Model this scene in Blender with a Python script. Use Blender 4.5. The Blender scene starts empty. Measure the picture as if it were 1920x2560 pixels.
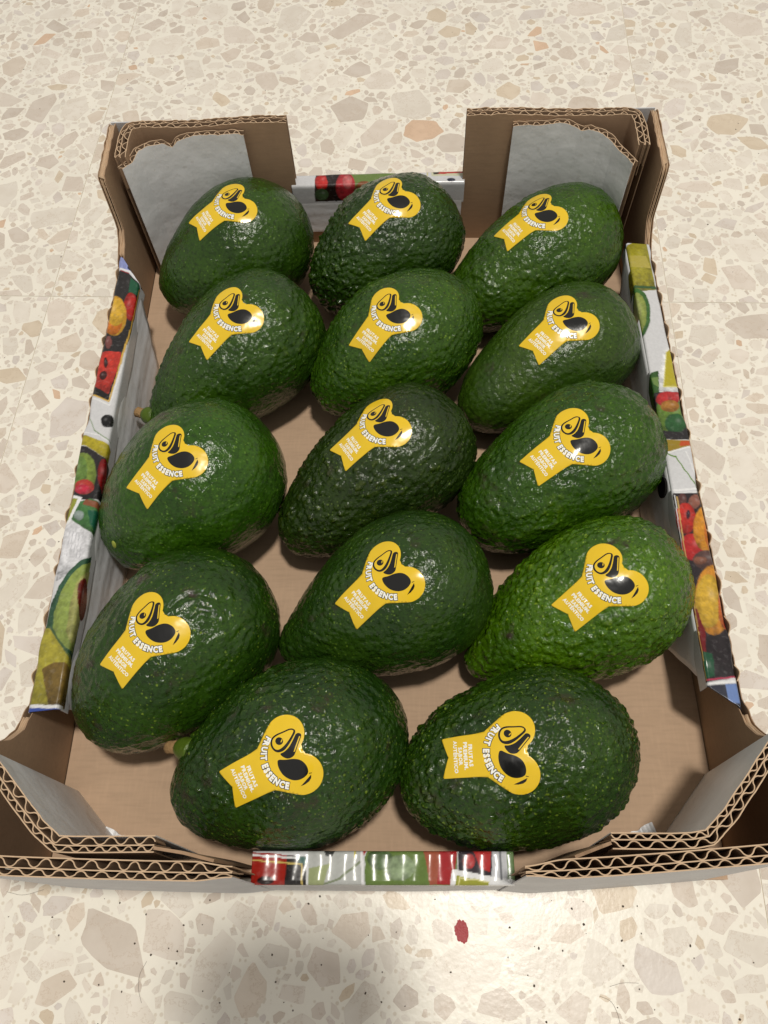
import bpy, bmesh, math, random
import numpy as np
from mathutils import Vector, Matrix, kdtree
sc = bpy.context.scene
C = sc.collection
# ---------------------------------------------------------------- camera
H = 0.38
Yv = np.array([11., 3872., -1923.]); Yv /= np.linalg.norm(Yv)
Xv = np.array([1., .012, (11 + 3872 * .012) / 1923]); Xv -= Yv * Xv.dot(Yv); Xv /= np.linalg.norm(Xv)
Zv = np.cross(Xv, Yv)
CAMROT = np.array([Xv, Yv, Zv])            # columns: camera axes expressed in the world
cam_data = bpy.data.cameras.new('camera'); cam = bpy.data.objects.new('camera', cam_data); C.objects.link(cam)
mw = Matrix([list(CAMROT[i]) + [0] for i in range(3)] + [[0, 0, 0, 1]])
mw.translation = Vector((0, 0, H)); cam.matrix_world = mw
cam_data.sensor_fit = 'VERTICAL'; cam_data.sensor_height = 36; cam_data.lens = 36 * 1923 / 2560
cam_data.clip_start = .005; cam_data.clip_end = 100
sc.camera = cam
# ---------------------------------------------------------------- light of the room
w = bpy.data.worlds.new('World'); sc.world = w; w.use_nodes = True
bg = w.node_tree.nodes['Background']; bg.inputs[0].default_value = (1.0, .96, .90, 1); bg.inputs[1].default_value = .47
def lamp(name, loc, target, size, power, col):
    l = bpy.data.lights.new(name, 'AREA'); l.shape = 'DISK'; l.size = size; l.energy = power; l.color = col
    o = bpy.data.objects.new(name, l); C.objects.link(o); o.location = loc
    o.rotation_euler = (Vector(target) - Vector(loc)).to_track_quat('-Z', 'Y').to_euler(); return o
lamp('ceiling_light', (.215, .07, 2.1), (.0, .15, 0), .18, 29.5, (1, .955, .875))
sc.view_settings.view_transform = 'Standard'; sc.view_settings.look = 'None'
sc.view_settings.exposure = 0; sc.view_settings.gamma = 1
sc.render.engine = 'CYCLES'
sc.cycles.use_denoising = True; sc.cycles.max_bounces = 8
# ---------------------------------------------------------------- helpers
def tag(o, label=None, cat=None, group=None, kind=None):
    if label: o['label'] = label
    if cat: o['category'] = cat
    if group: o['group'] = group
    if kind: o['kind'] = kind
    return o
def empty(name, loc=(0, 0, 0)):
    o = bpy.data.objects.new(name, None); o.empty_display_size = .01; o.location = loc; C.objects.link(o); return o
def link(name, me, parent=None, loc=None):
    o = bpy.data.objects.new(name, me); C.objects.link(o)
    if parent: o.parent = parent
    if loc is not None: o.location = loc
    return o
def mesh(name, V, Fs, mats, fm=None, smooth=False, cols=None):
    me = bpy.data.meshes.new(name)
    me.from_pydata([tuple(map(float, v)) for v in V], [], [tuple(map(int, f)) for f in Fs])
    for m in (mats if isinstance(mats, (list, tuple)) else [mats]): me.materials.append(m)
    if fm is not None: me.polygons.foreach_set('material_index', np.array(fm, dtype=np.int32))
    if smooth: me.polygons.foreach_set('use_smooth', np.ones(len(me.polygons), dtype=bool))
    if cols is not None:
        a = me.color_attributes.new('col', 'FLOAT_COLOR', 'POINT')
        cc = np.ones((len(V), 4), dtype=np.float32); cc[:, :3] = cols; a.data.foreach_set('color', cc.ravel())
    me.update(); return me
class MB:
    """collects pieces into one mesh"""
    def __init__(s): s.V = []; s.F = []; s.M = []
    def add(s, V, F, m=0):
        n = len(s.V); s.V += [tuple(v) for v in V]; s.F += [tuple(i + n for i in f) for f in F]
        s.M += (list(m) if isinstance(m, (list, tuple)) else [m] * len(F))
    def box(s, lo, hi, m=0):
        x0, y0, z0 = lo; x1, y1, z1 = hi
        s.add([(x0, y0, z0), (x1, y0, z0), (x1, y1, z0), (x0, y1, z0), (x0, y0, z1), (x1, y0, z1), (x1, y1, z1), (x0, y1, z1)],
              [(0, 3, 2, 1), (4, 5, 6, 7), (0, 1, 5, 4), (1, 2, 6, 5), (2, 3, 7, 6), (3, 0, 4, 7)], m)
    def ribbon(s, P, th, z0, z1, m=0, mi=None, lean=None, mt=None):
        """closed strip standing on a plan path; z0,z1 scalar or per point; lean = xy offset of the foot"""
        P = np.asarray(P, float)[:, :2]; n = len(P)
        t = np.gradient(P, axis=0); t /= np.linalg.norm(t, axis=1)[:, None] + 1e-12
        N = np.stack([-t[:, 1], t[:, 0]], 1)
        th = np.broadcast_to(th, (n,))[:, None]
        A = P + N * th / 2; B = P - N * th / 2
        z0 = np.broadcast_to(z0, (n,)); z1 = np.broadcast_to(z1, (n,))
        l = np.zeros((n, 2)) if lean is None else np.broadcast_to(lean, (n, 2))
        V = []
        for i in range(n):
            V += [(A[i, 0] + l[i, 0], A[i, 1] + l[i, 1], z0[i]), (B[i, 0] + l[i, 0], B[i, 1] + l[i, 1], z0[i]), (B[i, 0], B[i, 1], z1[i]), (A[i, 0], A[i, 1], z1[i])]
        F = []; M = []
        for i in range(n - 1):
            a = 4 * i; b = a + 4
            F += [(a, b, b + 1, a + 1), (a + 1, b + 1, b + 2, a + 2), (a + 2, b + 2, b + 3, a + 3), (a + 3, b + 3, b, a)]
            M += [m, m, m if mt is None else mt, m if mi is None else mi]      # mi: material of the left-hand (N) face
        F += [(0, 1, 2, 3), (4 * n - 1, 4 * n - 2, 4 * n - 3, 4 * n - 4)]; M += [m, m]
        s.add(V, F, M)
    def mesh(s, name, mats, smooth=False): return mesh(name, s.V, s.F, mats, s.M, smooth)
def resample(P, d):
    P = np.asarray(P, float); L = np.r_[0, np.cumsum(np.linalg.norm(np.diff(P, axis=0), axis=1))]
    n = max(2, int(round(L[-1] / d)) + 1); u = np.linspace(0, L[-1], n)
    return np.stack([np.interp(u, L, P[:, k]) for k in range(P.shape[1])], 1), u
def chaikin(P, k=2):
    P = np.asarray(P, float)
    for _ in range(k):
        Q = [P[0]]
        for a, b in zip(P[:-1], P[1:]): Q += [.8 * a + .2 * b, .2 * a + .8 * b]
        P = np.array(Q + [P[-1]])
    return P
def offs(P, d):
    t = np.gradient(P, axis=0); t /= np.linalg.norm(t, axis=1)[:, None] + 1e-12
    return P + np.stack([-t[:, 1], t[:, 0]], 1) * np.broadcast_to(d, (len(P),))[:, None]
# numpy noise
def _h(i, j, k, s=0):
    n = (i.astype(np.int64) * 73856093) ^ (j.astype(np.int64) * 19349663) ^ (k.astype(np.int64) * 83492791) ^ (s * 2654435)
    n = (n * 1103515245 + 12345) & 0x7fffffff; n = ((n >> 13) ^ n) * 1540483477 & 0x7fffffff
    return ((n >> 8) & 0xffff) / 65535.0
def vnoise(P, s=0):
    P = np.asarray(P, float); I = np.floor(P).astype(np.int64); f = P - I; u = f * f * f * (f * (f * 6 - 15) + 10)
    r = 0
    for a in (0, 1):
        for b in (0, 1):
            for c in (0, 1):
                w_ = (u[:, 0] if a else 1 - u[:, 0]) * (u[:, 1] if b else 1 - u[:, 1]) * (u[:, 2] if c else 1 - u[:, 2])
                r = r + w_ * _h(I[:, 0] + a, I[:, 1] + b, I[:, 2] + c, s)
    return r * 2 - 1
def fbm(P, s=0, o=3): return sum(vnoise(P * 2 ** i + i * 7.3, s + i) * .5 ** i for i in range(o))
def worley(P, s=0):
    I = np.floor(P).astype(np.int64); best = np.full(len(P), 9.); bid = np.zeros(len(P)); sec = np.full(len(P), 9.)
    for a in (-1, 0, 1):
        for b in (-1, 0, 1):
            for c in (-1, 0, 1):
                i, j, k = I[:, 0] + a, I[:, 1] + b, I[:, 2] + c
                q = np.stack([i + .1 + .8 * _h(i, j, k, s), j + .1 + .8 * _h(i, j, k, s + 11), k + .1 + .8 * _h(i, j, k, s + 23)], 1)
                d = np.linalg.norm(q - P, axis=1); m = d < best
                sec = np.where(m, best, np.minimum(sec, d)); best = np.where(m, d, best); bid = np.where(m, _h(i, j, k, s + 37), bid)
    return best, sec, bid
def ss(a, b, x): t = np.clip((x - a) / (b - a), 0, 1); return t * t * (3 - 2 * t)
# ---------------------------------------------------------------- materials
def s2l(c): return tuple(((v / 255) / 12.92 if v / 255 <= .04045 else ((v / 255 + .055) / 1.055) ** 2.4) for v in c)
class NT:
    def __init__(s, name):
        s.m = bpy.data.materials.new(name); s.m.use_nodes = True; s.t = s.m.node_tree
        s.b = s.t.nodes['Principled BSDF']; s.tc = s.t.nodes.new('ShaderNodeTexCoord')
    def n(s, typ, **kw):
        n = s.t.nodes.new('ShaderNode' + typ)
        for k, v in kw.items():
            if k.startswith('i_'): n.inputs[k[2:].replace('_', ' ')].default_value = v
            else: setattr(n, k, v)
        return n
    def l(s, a, b): s.t.links.new(a, b)
    def vec(s, scale=(1, 1, 1), src='Object'):
        mp = s.n('Mapping'); mp.inputs['Scale'].default_value = scale; s.l(s.tc.outputs[src], mp.inputs['Vector']); return mp.outputs[0]
    def noise(s, scale, detail=2, vec=None, rough=.5):
        n = s.n('TexNoise'); n.inputs['Scale'].default_value = scale; n.inputs['Detail'].default_value = detail; n.inputs['Roughness'].default_value = rough
        s.l(vec if vec is not None else s.tc.outputs['Object'], n.inputs['Vector']); return n.outputs['Fac']
    def voro(s, scale, vec=None, feature='F1'):
        n = s.n('TexVoronoi'); n.feature = feature; n.inputs['Scale'].default_value = scale
        s.l(vec if vec is not None else s.tc.outputs['Object'], n.inputs['Vector']); return n
    def ramp(s, f, a, b, ca=(0, 0, 0, 1), cb=(1, 1, 1, 1)):
        r = s.n('ValToRGB'); r.color_ramp.elements[0].position = a; r.color_ramp.elements[1].position = b
        r.color_ramp.elements[0].color = ca; r.color_ramp.elements[1].color = cb; s.l(f, r.inputs[0]); return r.outputs[0]
    def mix(s, f, a, b, mode='MIX'):
        m = s.n('Mix', data_type='RGBA', blend_type=mode)
        for v, i in ((f, 0), (a, 6), (b, 7)):
            if isinstance(v, bpy.types.NodeSocket): s.l(v, m.inputs[i])
            elif i == 0: m.inputs[0].default_value = v
            else: m.inputs[i].default_value = tuple(v[:3]) + (1,)
        return m.outputs[2]
    def math(s, op, a, b=0.):
        m = s.n('Math', operation=op)
        for v, i in ((a, 0), (b, 1)):
            if isinstance(v, bpy.types.NodeSocket): s.l(v, m.inputs[i])
            else: m.inputs[i].default_value = v
        return m.outputs[0]
    def bump(s, f, dist, strength=1., prev=None):
        b = s.n('Bump'); b.inputs['Distance'].default_value = dist; b.inputs['Strength'].default_value = strength
        s.l(f, b.inputs['Height'])
        if prev is not None: s.l(prev, b.inputs['Normal'])
        s.l(b.outputs[0], s.b.inputs['Normal']); return b.outputs[0]
    def col(s, c):
        if isinstance(c, bpy.types.NodeSocket): s.l(c, s.b.inputs['Base Color'])
        else: s.b.inputs['Base Color'].default_value = tuple(c[:3]) + (1,)
    def rough(s, r):
        if isinstance(r, bpy.types.NodeSocket): s.l(r, s.b.inputs['Roughness'])
        else: s.b.inputs['Roughness'].default_value = r
def mat_brown(name, base, dirx=True):
    t = NT(name)
    f = t.noise(30, 5, t.vec((1, 1.6, 1) if dirx else (2.5, 2.5, 1)))
    fib = t.noise(700, 3, t.vec((.12, 1, 1))); fi2 = t.noise(700, 3, t.vec((1, .12, 1)))
    c = t.mix(t.ramp(f, .3, .7), [v * .93 for v in base], [v * 1.05 for v in base])
    c = t.mix(t.math('MULTIPLY', t.ramp(fib, .45, .75), .35), c, [v * .72 for v in base])
    c = t.mix(t.math('MULTIPLY', t.ramp(fi2, .5, .75), .22), c, [v * 1.25 for v in base])
    t.col(c); t.rough(.78); t.b.inputs['Specular IOR Level'].default_value = .25
    wv = t.n('TexWave', wave_type='BANDS', bands_direction='Y' if dirx else 'X'); wv.inputs['Scale'].default_value = 26; wv.inputs['Distortion'].default_value = 1.5; wv.inputs['Detail'].default_value = 2
    t.l(t.tc.outputs['Object'], wv.inputs['Vector'])
    b = t.bump(wv.outputs['Fac'], .00012, .45); t.bump(fib, .00008, .5, b)
    return t.m
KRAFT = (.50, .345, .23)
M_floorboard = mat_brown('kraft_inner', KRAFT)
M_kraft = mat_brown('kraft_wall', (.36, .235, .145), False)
M_void = mat_brown('kraft_medium_shaded', (.31, .205, .13))  # darker kraft: shade inside the flute voids is put into the colour
M_flute = mat_brown('kraft_cut_edge', (.54, .385, .25))
def mat_white(name, base=(.56, .56, .57), stripes=None, rough=.5):
    t = NT(name)
    f = t.noise(45, 4); g = t.noise(260, 3)
    c = t.mix(t.ramp(f, .35, .7), [v * .88 for v in base], base)
    c = t.mix(t.math('MULTIPLY', t.ramp(g, .62, .72), .25), c, (.4, .36, .3))
    t.col(c); t.rough(rough)
    b = t.bump(t.noise(34, 4), .0028, .6)
    if stripes:
        wv = t.n('TexWave', wave_type='BANDS', bands_direction=stripes); wv.inputs['Scale'].default_value = 48; wv.inputs['Distortion'].default_value = .6
        t.l(t.tc.outputs['Object'], wv.inputs['Vector']); t.bump(wv.outputs['Fac'], .0002, .4, b)
    return t.m
M_white = mat_white('white_liner'); M_flap = mat_white('white_flap', (.8, .8, .82), 'Z', .45); M_brace = mat_white('white_brace', (.80, .80, .81), None, .42)
def mat_print(name, ridges=None, rough=.22):
    t = NT(name); a = t.n('VertexColor', layer_name='col')
    c = t.mix(t.math('MULTIPLY', t.ramp(t.noise(500, 2), .55, .8), .06), a.outputs[0], (.75, .75, .75)); t.col(c); t.rough(rough)
    b = t.bump(t.noise(90, 3), .0008, .45)
    if ridges:
        wv = t.n('TexWave', wave_type='BANDS', bands_direction=ridges[0]); wv.inputs['Scale'].default_value = ridges[1]; wv.inputs['Distortion'].default_value = 3.5; wv.inputs['Detail'].default_value = 2
        t.l(t.tc.outputs['Object'], wv.inputs['Vector']); t.bump(wv.outputs['Fac'], ridges[2], 1., b)
    return t.m
M_print = mat_print('printed_liner'); M_print_front = mat_print('printed_liner_ribbed', ('X', 30, .0009), .24)
def mat_skin(name, dark, light, spot, rough, spots=.5, scuff=.25, rel=.6):
    t = NT(name)
    a = t.n('VertexColor', layer_name='col')
    sep = t.n('SeparateColor'); t.l(a.outputs[0], sep.inputs[0])
    n1 = t.noise(38, 5)
    c = t.mix(t.ramp(n1, .32, .68), dark, light)
    c = t.mix(t.math('MULTIPLY', t.ramp(sep.outputs[0], .25, .9), .85), c, [light[0] * 3.0, light[1] * 1.9, light[2]])
    n0 = t.noise(520, 4, None, .7); c = t.mix(t.math('MULTIPLY', t.ramp(n0, .45, .66), .65), c, [v * .4 for v in dark])
    wn = t.n('TexNoise'); wn.inputs['Scale'].default_value = 500; t.l(t.tc.outputs['Object'], wn.inputs['Vector'])
    wv = t.n('VectorMath', operation='SCALE'); t.l(wn.outputs['Color'], wv.inputs[0]); wv.inputs['Scale'].default_value = .0016
    wa = t.n('VectorMath', operation='ADD'); t.l(t.tc.outputs['Object'], wa.inputs[0]); t.l(wv.outputs[0], wa.inputs[1]); wp = wa.outputs[0]
    m3 = t.ramp(t.noise(70, 3), .35, .6)
    for sc_v, hi_, amt in ((430, .2, .9), (620, .19, .7)):
        v = t.voro(sc_v, wp); sp = t.n('SeparateColor'); t.l(v.outputs['Color'], sp.inputs[0])
        m1 = t.ramp(v.outputs['Distance'], .08, hi_ + .08, (1, 1, 1, 1), (0, 0, 0, 1)); m2 = t.math('GREATER_THAN', sp.outputs[0], 1 - spots)
        c = t.mix(t.math('MULTIPLY', t.math('MULTIPLY', m1, m2), t.math('MULTIPLY', m3, amt)), c, spot)
    n2 = t.noise(48, 6, None, .65); n3 = t.noise(140, 3)
    sc_ = t.math('MULTIPLY', t.math('MULTIPLY', t.ramp(n2, .585, .66), t.ramp(n3, .4, .6)), min(1, scuff * 2.4))
    c = t.mix(sc_, c, (.03, .02, .012))
    t.col(c)
    t.rough(t.math('ADD', t.math('MULTIPLY', t.noise(150, 3), .16), t.math('ADD', t.math('MULTIPLY', t.ramp(t.noise(26, 3), .45, .7), .16), rough - .235)))
    t.b.inputs['Specular IOR Level'].default_value = .44
    msk = sep.outputs[1]
    v1 = t.n('TexVoronoi'); v1.feature = 'SMOOTH_F1'; v1.inputs['Scale'].default_value = 340; v1.inputs['Smoothness'].default_value = .35; t.l(wp, v1.inputs['Vector'])
    b = t.bump(t.math('MULTIPLY', v1.outputs['Distance'], -1.), .0017 * rel, .9)
    b = t.bump(t.noise(260, 4, wp, .6), .0011 * rel + .0005, .8, b); t.bump(t.noise(1500, 3), .0002, .6, b)
    return t.m
def plain(name, c, rough, spec=.5, bump=None):
    t = NT(name); t.col(t.mix(t.math('MULTIPLY', t.noise(300, 3), .3), c, [v * .8 for v in c])); t.rough(rough); t.b.inputs['Specular IOR Level'].default_value = spec
    if bump: t.bump(t.noise(bump[0], 3), bump[1], .7)
    return t.m
M_yellow = plain('sticker_yellow', (.75, .50, .02), .19, .5, (55, .0009))
M_black = plain('sticker_black', (.008, .008, .008), .15, .5, (55, .0009)); M_wht = plain('sticker_white', (.86, .86, .8), .2)
M_stub = plain('stub_green', (.075, .125, .010), .35, .4, (260, .0015)); M_wood = plain('stub_wood', (.33, .2, .09), .8, .2, (900, .001))
FRUIT={
'A1':([-0.10123, 0.34184, 0.53507, 0.21492, 0.09865, 0.07242, 0.21415, -0.02188], [-0.11529, 0.33269, 0.06958], [-0.08839, 0.3474, 0.07773]),
'A2':([-0.01169, 0.34191, 0.53323, 0.28603, 0.09946, 0.07235, 0.19208, -0.00857], [-0.02359, 0.32957, 0.06981], [9e-05, 0.34725, 0.07876]),
'A3':([0.07496, 0.33126, 0.52974, 0.19732, 0.11374, 0.06859, 0.24896, 0.06096], [0.05559, 0.32496, 0.06381], [0.08183, 0.33927, 0.07392]),
'B1':([-0.09662, 0.26136, 0.78547, 0.17605, 0.11678, 0.07228, 0.40724, -0.00854], [-0.10411, 0.25121, 0.06796], [-0.08208, 0.2711, 0.07725]),
'B2':([-0.006, 0.26977, 0.54702, 0.22961, 0.10382, 0.07188, 0.16356, -0.07663], [-0.02264, 0.24972, 0.06438], [-0.00108, 0.27058, 0.07718]),
'B3':([0.0755, 0.25956, 0.55483, 0.17277, 0.10717, 0.06621, 0.32277, 0.16925], [0.06545, 0.24895, 0.06203], [0.08916, 0.26736, 0.07144]),
'C1':([-0.10758, 0.18087, 0.64252, 0.21668, 0.09942, 0.07881, 0.16838, -0.02088], [-0.12151, 0.16309, 0.07343], [-0.09987, 0.18352, 0.0839]),
'C2':([-0.01776, 0.19019, 0.60533, 0.21949, 0.11409, 0.06868, 0.32174, 0.07734], [-0.03102, 0.18621, 0.06516], [-0.00556, 0.20341, 0.0747]),
'C3':([0.07571, 0.18936, 0.51801, 0.17049, 0.11067, 0.07144, 0.20021, 0.15747], [0.05873, 0.17622, 0.06731], [0.08523, 0.1919, 0.07669]),
'D1':([-0.10583, 0.09888, 0.82378, 0.09483, 0.103, 0.07532, 0.13218, 0.00193], [-0.12083, 0.0816, 0.07229], [-0.1003, 0.1034, 0.07999]),
'D2':([-0.01192, 0.12148, 0.41584, 0.1662, 0.10685, 0.07288, 0.40139, -0.12372], [-0.02556, 0.10818, 0.06504], [-0.00165, 0.12627, 0.07739]),
'D3':([0.07562, 0.11752, 0.42791, 0.28596, 0.11562, 0.06819, 0.40888, -0.10257], [0.06753, 0.1067, 0.06378], [0.09279, 0.12491, 0.075]),
'E1':([-0.05129, 0.05199, 0.38818, -0.01655, 0.10447, 0.07458, 0.19136, -0.1091], [-0.06801, 0.03665, 0.07132], [-0.04054, 0.04951, 0.07841]),
'E2':([0.0447, 0.05066, 0.24492, 0.02802, 0.10144, 0.07157, 0.16124, 0.00921], [0.01576, 0.04803, 0.06574], [0.04479, 0.04897, 0.07534]),
}
ART_LEFT=[
([(3234,-3),(3348,-21),(3351,25),(3288,93),(3118,191),(3103,154),(3204,69)],(150,160,215)),
([(3224,54),(3313,59),(3279,113),(3118,197),(3103,154)],(38,42,66)),
([(3207,-23),(3208,17),(3184,69),(3087,156),(2972,155),(2764,144),(2607,122),(2301,92),(2353,-3),(2660,-22),(2841,-23)],(42,38,38)),
([(3152,86),(3088,150),(3026,138),(3043,87)],(28,92,62)),
([(2938,154),(2907,156),(2878,155),(2856,150),(2842,141),(2838,130),(2843,118),(2857,105),(2880,93),(2908,83),(2940,76),(2972,73),(3000,74),(3023,79),(3038,88),(3042,99),(3037,112),(3022,125),(2999,137),(2970,147)],(175,30,22)),
([(2875,104),(2831,107),(2792,103),(2761,93),(2742,76),(2736,56),(2743,33),(2763,10),(2795,-11),(2835,-27),(2879,-38),(2924,-42),(2964,-39),(2996,-28),(3017,-12),(3023,10),(3015,33),(2994,56),(2961,77),(2920,94)],(222,165,40)),
([(2824,85),(2799,87),(2777,83),(2759,74),(2748,61),(2745,45),(2749,28),(2761,12),(2779,-3),(2801,-14),(2827,-21),(2852,-22),(2875,-19),(2893,-10),(2904,3),(2908,19),(2903,36),(2891,53),(2872,68),(2849,79)],(214,120,30)),
([(2898,89),(2868,91),(2841,88),(2820,80),(2807,68),(2803,54),(2808,37),(2822,21),(2843,7),(2871,-5),(2901,-12),(2931,-15),(2958,-12),(2980,-4),(2994,7),(2998,22),(2993,39),(2979,55),(2956,70),(2929,81)],(226,178,52)),
([(2617,-20),(2630,41),(2621,108),(2593,120),(2448,99),(2347,87),(2410,-13),(2519,-26)],(205,58,45)),
([(2553,49),(2542,51),(2532,51),(2524,50),(2520,48),(2518,45),(2520,41),(2525,38),(2532,34),(2542,31),(2553,29),(2564,28),(2574,27),(2581,28),(2586,30),(2588,33),(2586,37),(2581,41),(2573,44),(2563,47)],(60,25,22)),
([(2458,58),(2450,55),(2445,50),(2441,44),(2441,37),(2443,31),(2448,25),(2455,21),(2464,18),(2473,18),(2482,19),(2490,23),(2495,28),(2499,34),(2499,40),(2497,46),(2492,52),(2485,56),(2476,59),(2467,59)],(70,28,26)),
([(2690,48),(2676,50),(2663,49),(2653,47),(2646,43),(2644,38),(2647,33),(2653,27),(2664,21),(2677,17),(2691,13),(2706,12),(2719,12),(2729,14),(2736,18),(2738,23),(2735,29),(2729,35),(2718,40),(2705,45)],(140,80,75)),
([(3230,10),(3202,75),(3190,74),(3218,9)],(235,235,238)),
([(3208,69),(3101,163),(3093,157),(3199,63)],(235,235,238)),
([(3212,16),(3186,72),(3180,71),(3206,16)],(170,40,50)),
([(3084,152),(2787,141),(2790,133),(3087,144)],(228,185,85)),
([(2797,141),(2615,126),(2618,118),(2800,133)],(228,185,85)),
([(2624,127),(2295,101),(2298,93),(2627,119)],(228,185,85)),
([(2295,100),(2347,-7),(2355,-6),(2303,102)],(228,185,85)),
([(3067,169),(2780,156),(2783,149),(3070,162)],(235,235,235)),
([(2788,157),(2608,138),(2611,131),(2791,149)],(235,235,235)),
([(2616,139),(2273,108),(2275,101),(2619,132)],(235,235,235)),
([(2272,108),(2327,-3),(2335,-2),(2280,109)],(235,235,235)),
([(2180,141),(2167,141),(2156,138),(2148,132),(2142,124),(2141,114),(2143,104),(2149,94),(2157,85),(2169,78),(2181,75),(2193,74),(2204,77),(2213,83),(2219,91),(2220,101),(2218,112),(2212,122),(2203,131),(2192,137)],(14,14,14)),
([(2221,4),(2123,56),(2121,52),(2219,1)],(120,150,95)),
([(2128,52),(2057,148),(2053,146),(2123,50)],(120,150,95)),
([(2119,-14),(2101,81),(2095,82),(2113,-14)],(238,238,238)),
([(2103,77),(2038,163),(2033,160),(2098,75)],(238,238,238)),
([(2103,-9),(2095,14),(2051,119),(2019,167),(1927,156),(1964,123),(2033,25),(2040,-3)],(188,172,42)),
([(2034,-18),(2030,26),(1964,123),(1927,182),(1725,194),(1728,6),(1967,-27)],(45,40,42)),
([(1871,105),(1834,108),(1801,104),(1776,94),(1759,78),(1754,59),(1760,37),(1777,16),(1803,-4),(1836,-20),(1873,-30),(1910,-33),(1944,-30),(1970,-20),(1987,-4),(1993,16),(1987,38),(1969,60),(1942,80),(1908,95)],(128,150,62)),
([(1893,56),(1869,59),(1847,57),(1829,52),(1818,43),(1814,32),(1818,20),(1830,7),(1847,-5),(1870,-14),(1894,-21),(1919,-24),(1942,-22),(1960,-17),(1971,-8),(1975,3),(1971,16),(1959,29),(1941,41),(1918,50)],(110,142,66)),
([(1796,107),(1783,107),(1772,102),(1763,92),(1757,80),(1755,65),(1757,49),(1763,34),(1773,22),(1784,13),(1797,8),(1810,8),(1821,13),(1830,22),(1836,35),(1838,50),(1836,66),(1829,81),(1820,93),(1808,102)],(190,60,50)),
([(1782,88),(1773,88),(1766,84),(1760,77),(1757,67),(1755,55),(1757,43),(1761,32),(1767,23),(1774,16),(1783,12),(1791,13),(1799,17),(1804,24),(1808,34),(1809,46),(1808,58),(1804,69),(1798,78),(1790,85)],(200,45,70)),
([(1863,170),(1835,173),(1810,173),(1790,170),(1778,164),(1774,156),(1778,147),(1791,137),(1811,127),(1836,119),(1863,113),(1891,109),(1917,109),(1937,112),(1950,118),(1954,126),(1950,136),(1936,146),(1916,156),(1891,164)],(140,18,22)),
([(1710,-31),(1716,50),(1732,97),(1707,158),(1652,173),(1534,156),(1575,88),(1613,31)],(70,120,64)),
([(1729,73),(1707,158),(1673,157),(1701,65)],(150,90,60)),
([(1639,82),(1631,83),(1623,80),(1617,76),(1613,70),(1612,62),(1614,54),(1618,47),(1624,40),(1631,35),(1640,32),(1648,32),(1656,34),(1662,39),(1666,45),(1667,52),(1666,60),(1662,68),(1655,75),(1648,80)],(150,165,160)),
([(1666,96),(1666,159),(1557,152),(1584,123)],(30,96,72)),
([(1759,-21),(1739,55),(1606,20),(1559,-14)],(240,240,240)),
([(1737,-4),(1733,35),(1620,11),(1573,-8)],(160,165,60)),
([(1559,-14),(1606,39),(1530,157),(1432,149),(1336,70),(1299,12)],(222,222,226)),
([(1559,30),(1425,39),(1426,37),(1560,28)],(175,175,182)),
([(1554,46),(1423,55),(1423,53),(1554,44)],(175,175,182)),
([(1548,63),(1420,71),(1420,69),(1549,61)],(175,175,182)),
([(1543,79),(1417,86),(1417,84),(1543,77)],(175,175,182)),
([(1537,95),(1414,102),(1415,100),(1538,93)],(175,175,182)),
([(1441,172),(1400,107),(1349,62),(1274,28),(1151,5),(1078,11),(1031,52),(966,111),(926,164),(1149,175)],(52,92,66)),
([(1415,176),(1380,122),(1330,77),(1255,47),(1144,33),(1078,40),(1031,69),(981,119),(960,157),(1149,175)],(150,168,84)),
([(1367,185),(1348,140),(1285,109),(1180,99),(1060,104),(1001,133),(1030,162),(1149,175)],(176,176,104)),
([(1222,208),(1192,211),(1165,210),(1143,204),(1129,195),(1125,182),(1130,169),(1144,154),(1165,141),(1192,130),(1223,123),(1254,119),(1281,120),(1304,126),(1318,135),(1323,147),(1318,162),(1303,176),(1281,190),(1253,200)],(110,32,22)),
([(1079,-27),(1075,29),(1019,72),(972,115),(925,169),(719,185),(720,-37),(831,-27)],(172,162,58)),
([(886,29),(915,81),(914,126),(886,165),(722,185),(723,90)],(124,100,46)),
([(1077,-25),(1080,32),(1071,34),(1068,-23)],(70,98,62)),
([(1081,29),(971,121),(966,115),(1076,23)],(70,98,62)),
([(977,115),(919,165),(914,159),(973,109)],(70,98,62)),
([(729,-22),(728,167),(711,159),(715,-13)],(225,225,225)),
([(715,-13),(712,153),(671,117),(688,14)],(60,85,170)),
]
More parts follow.
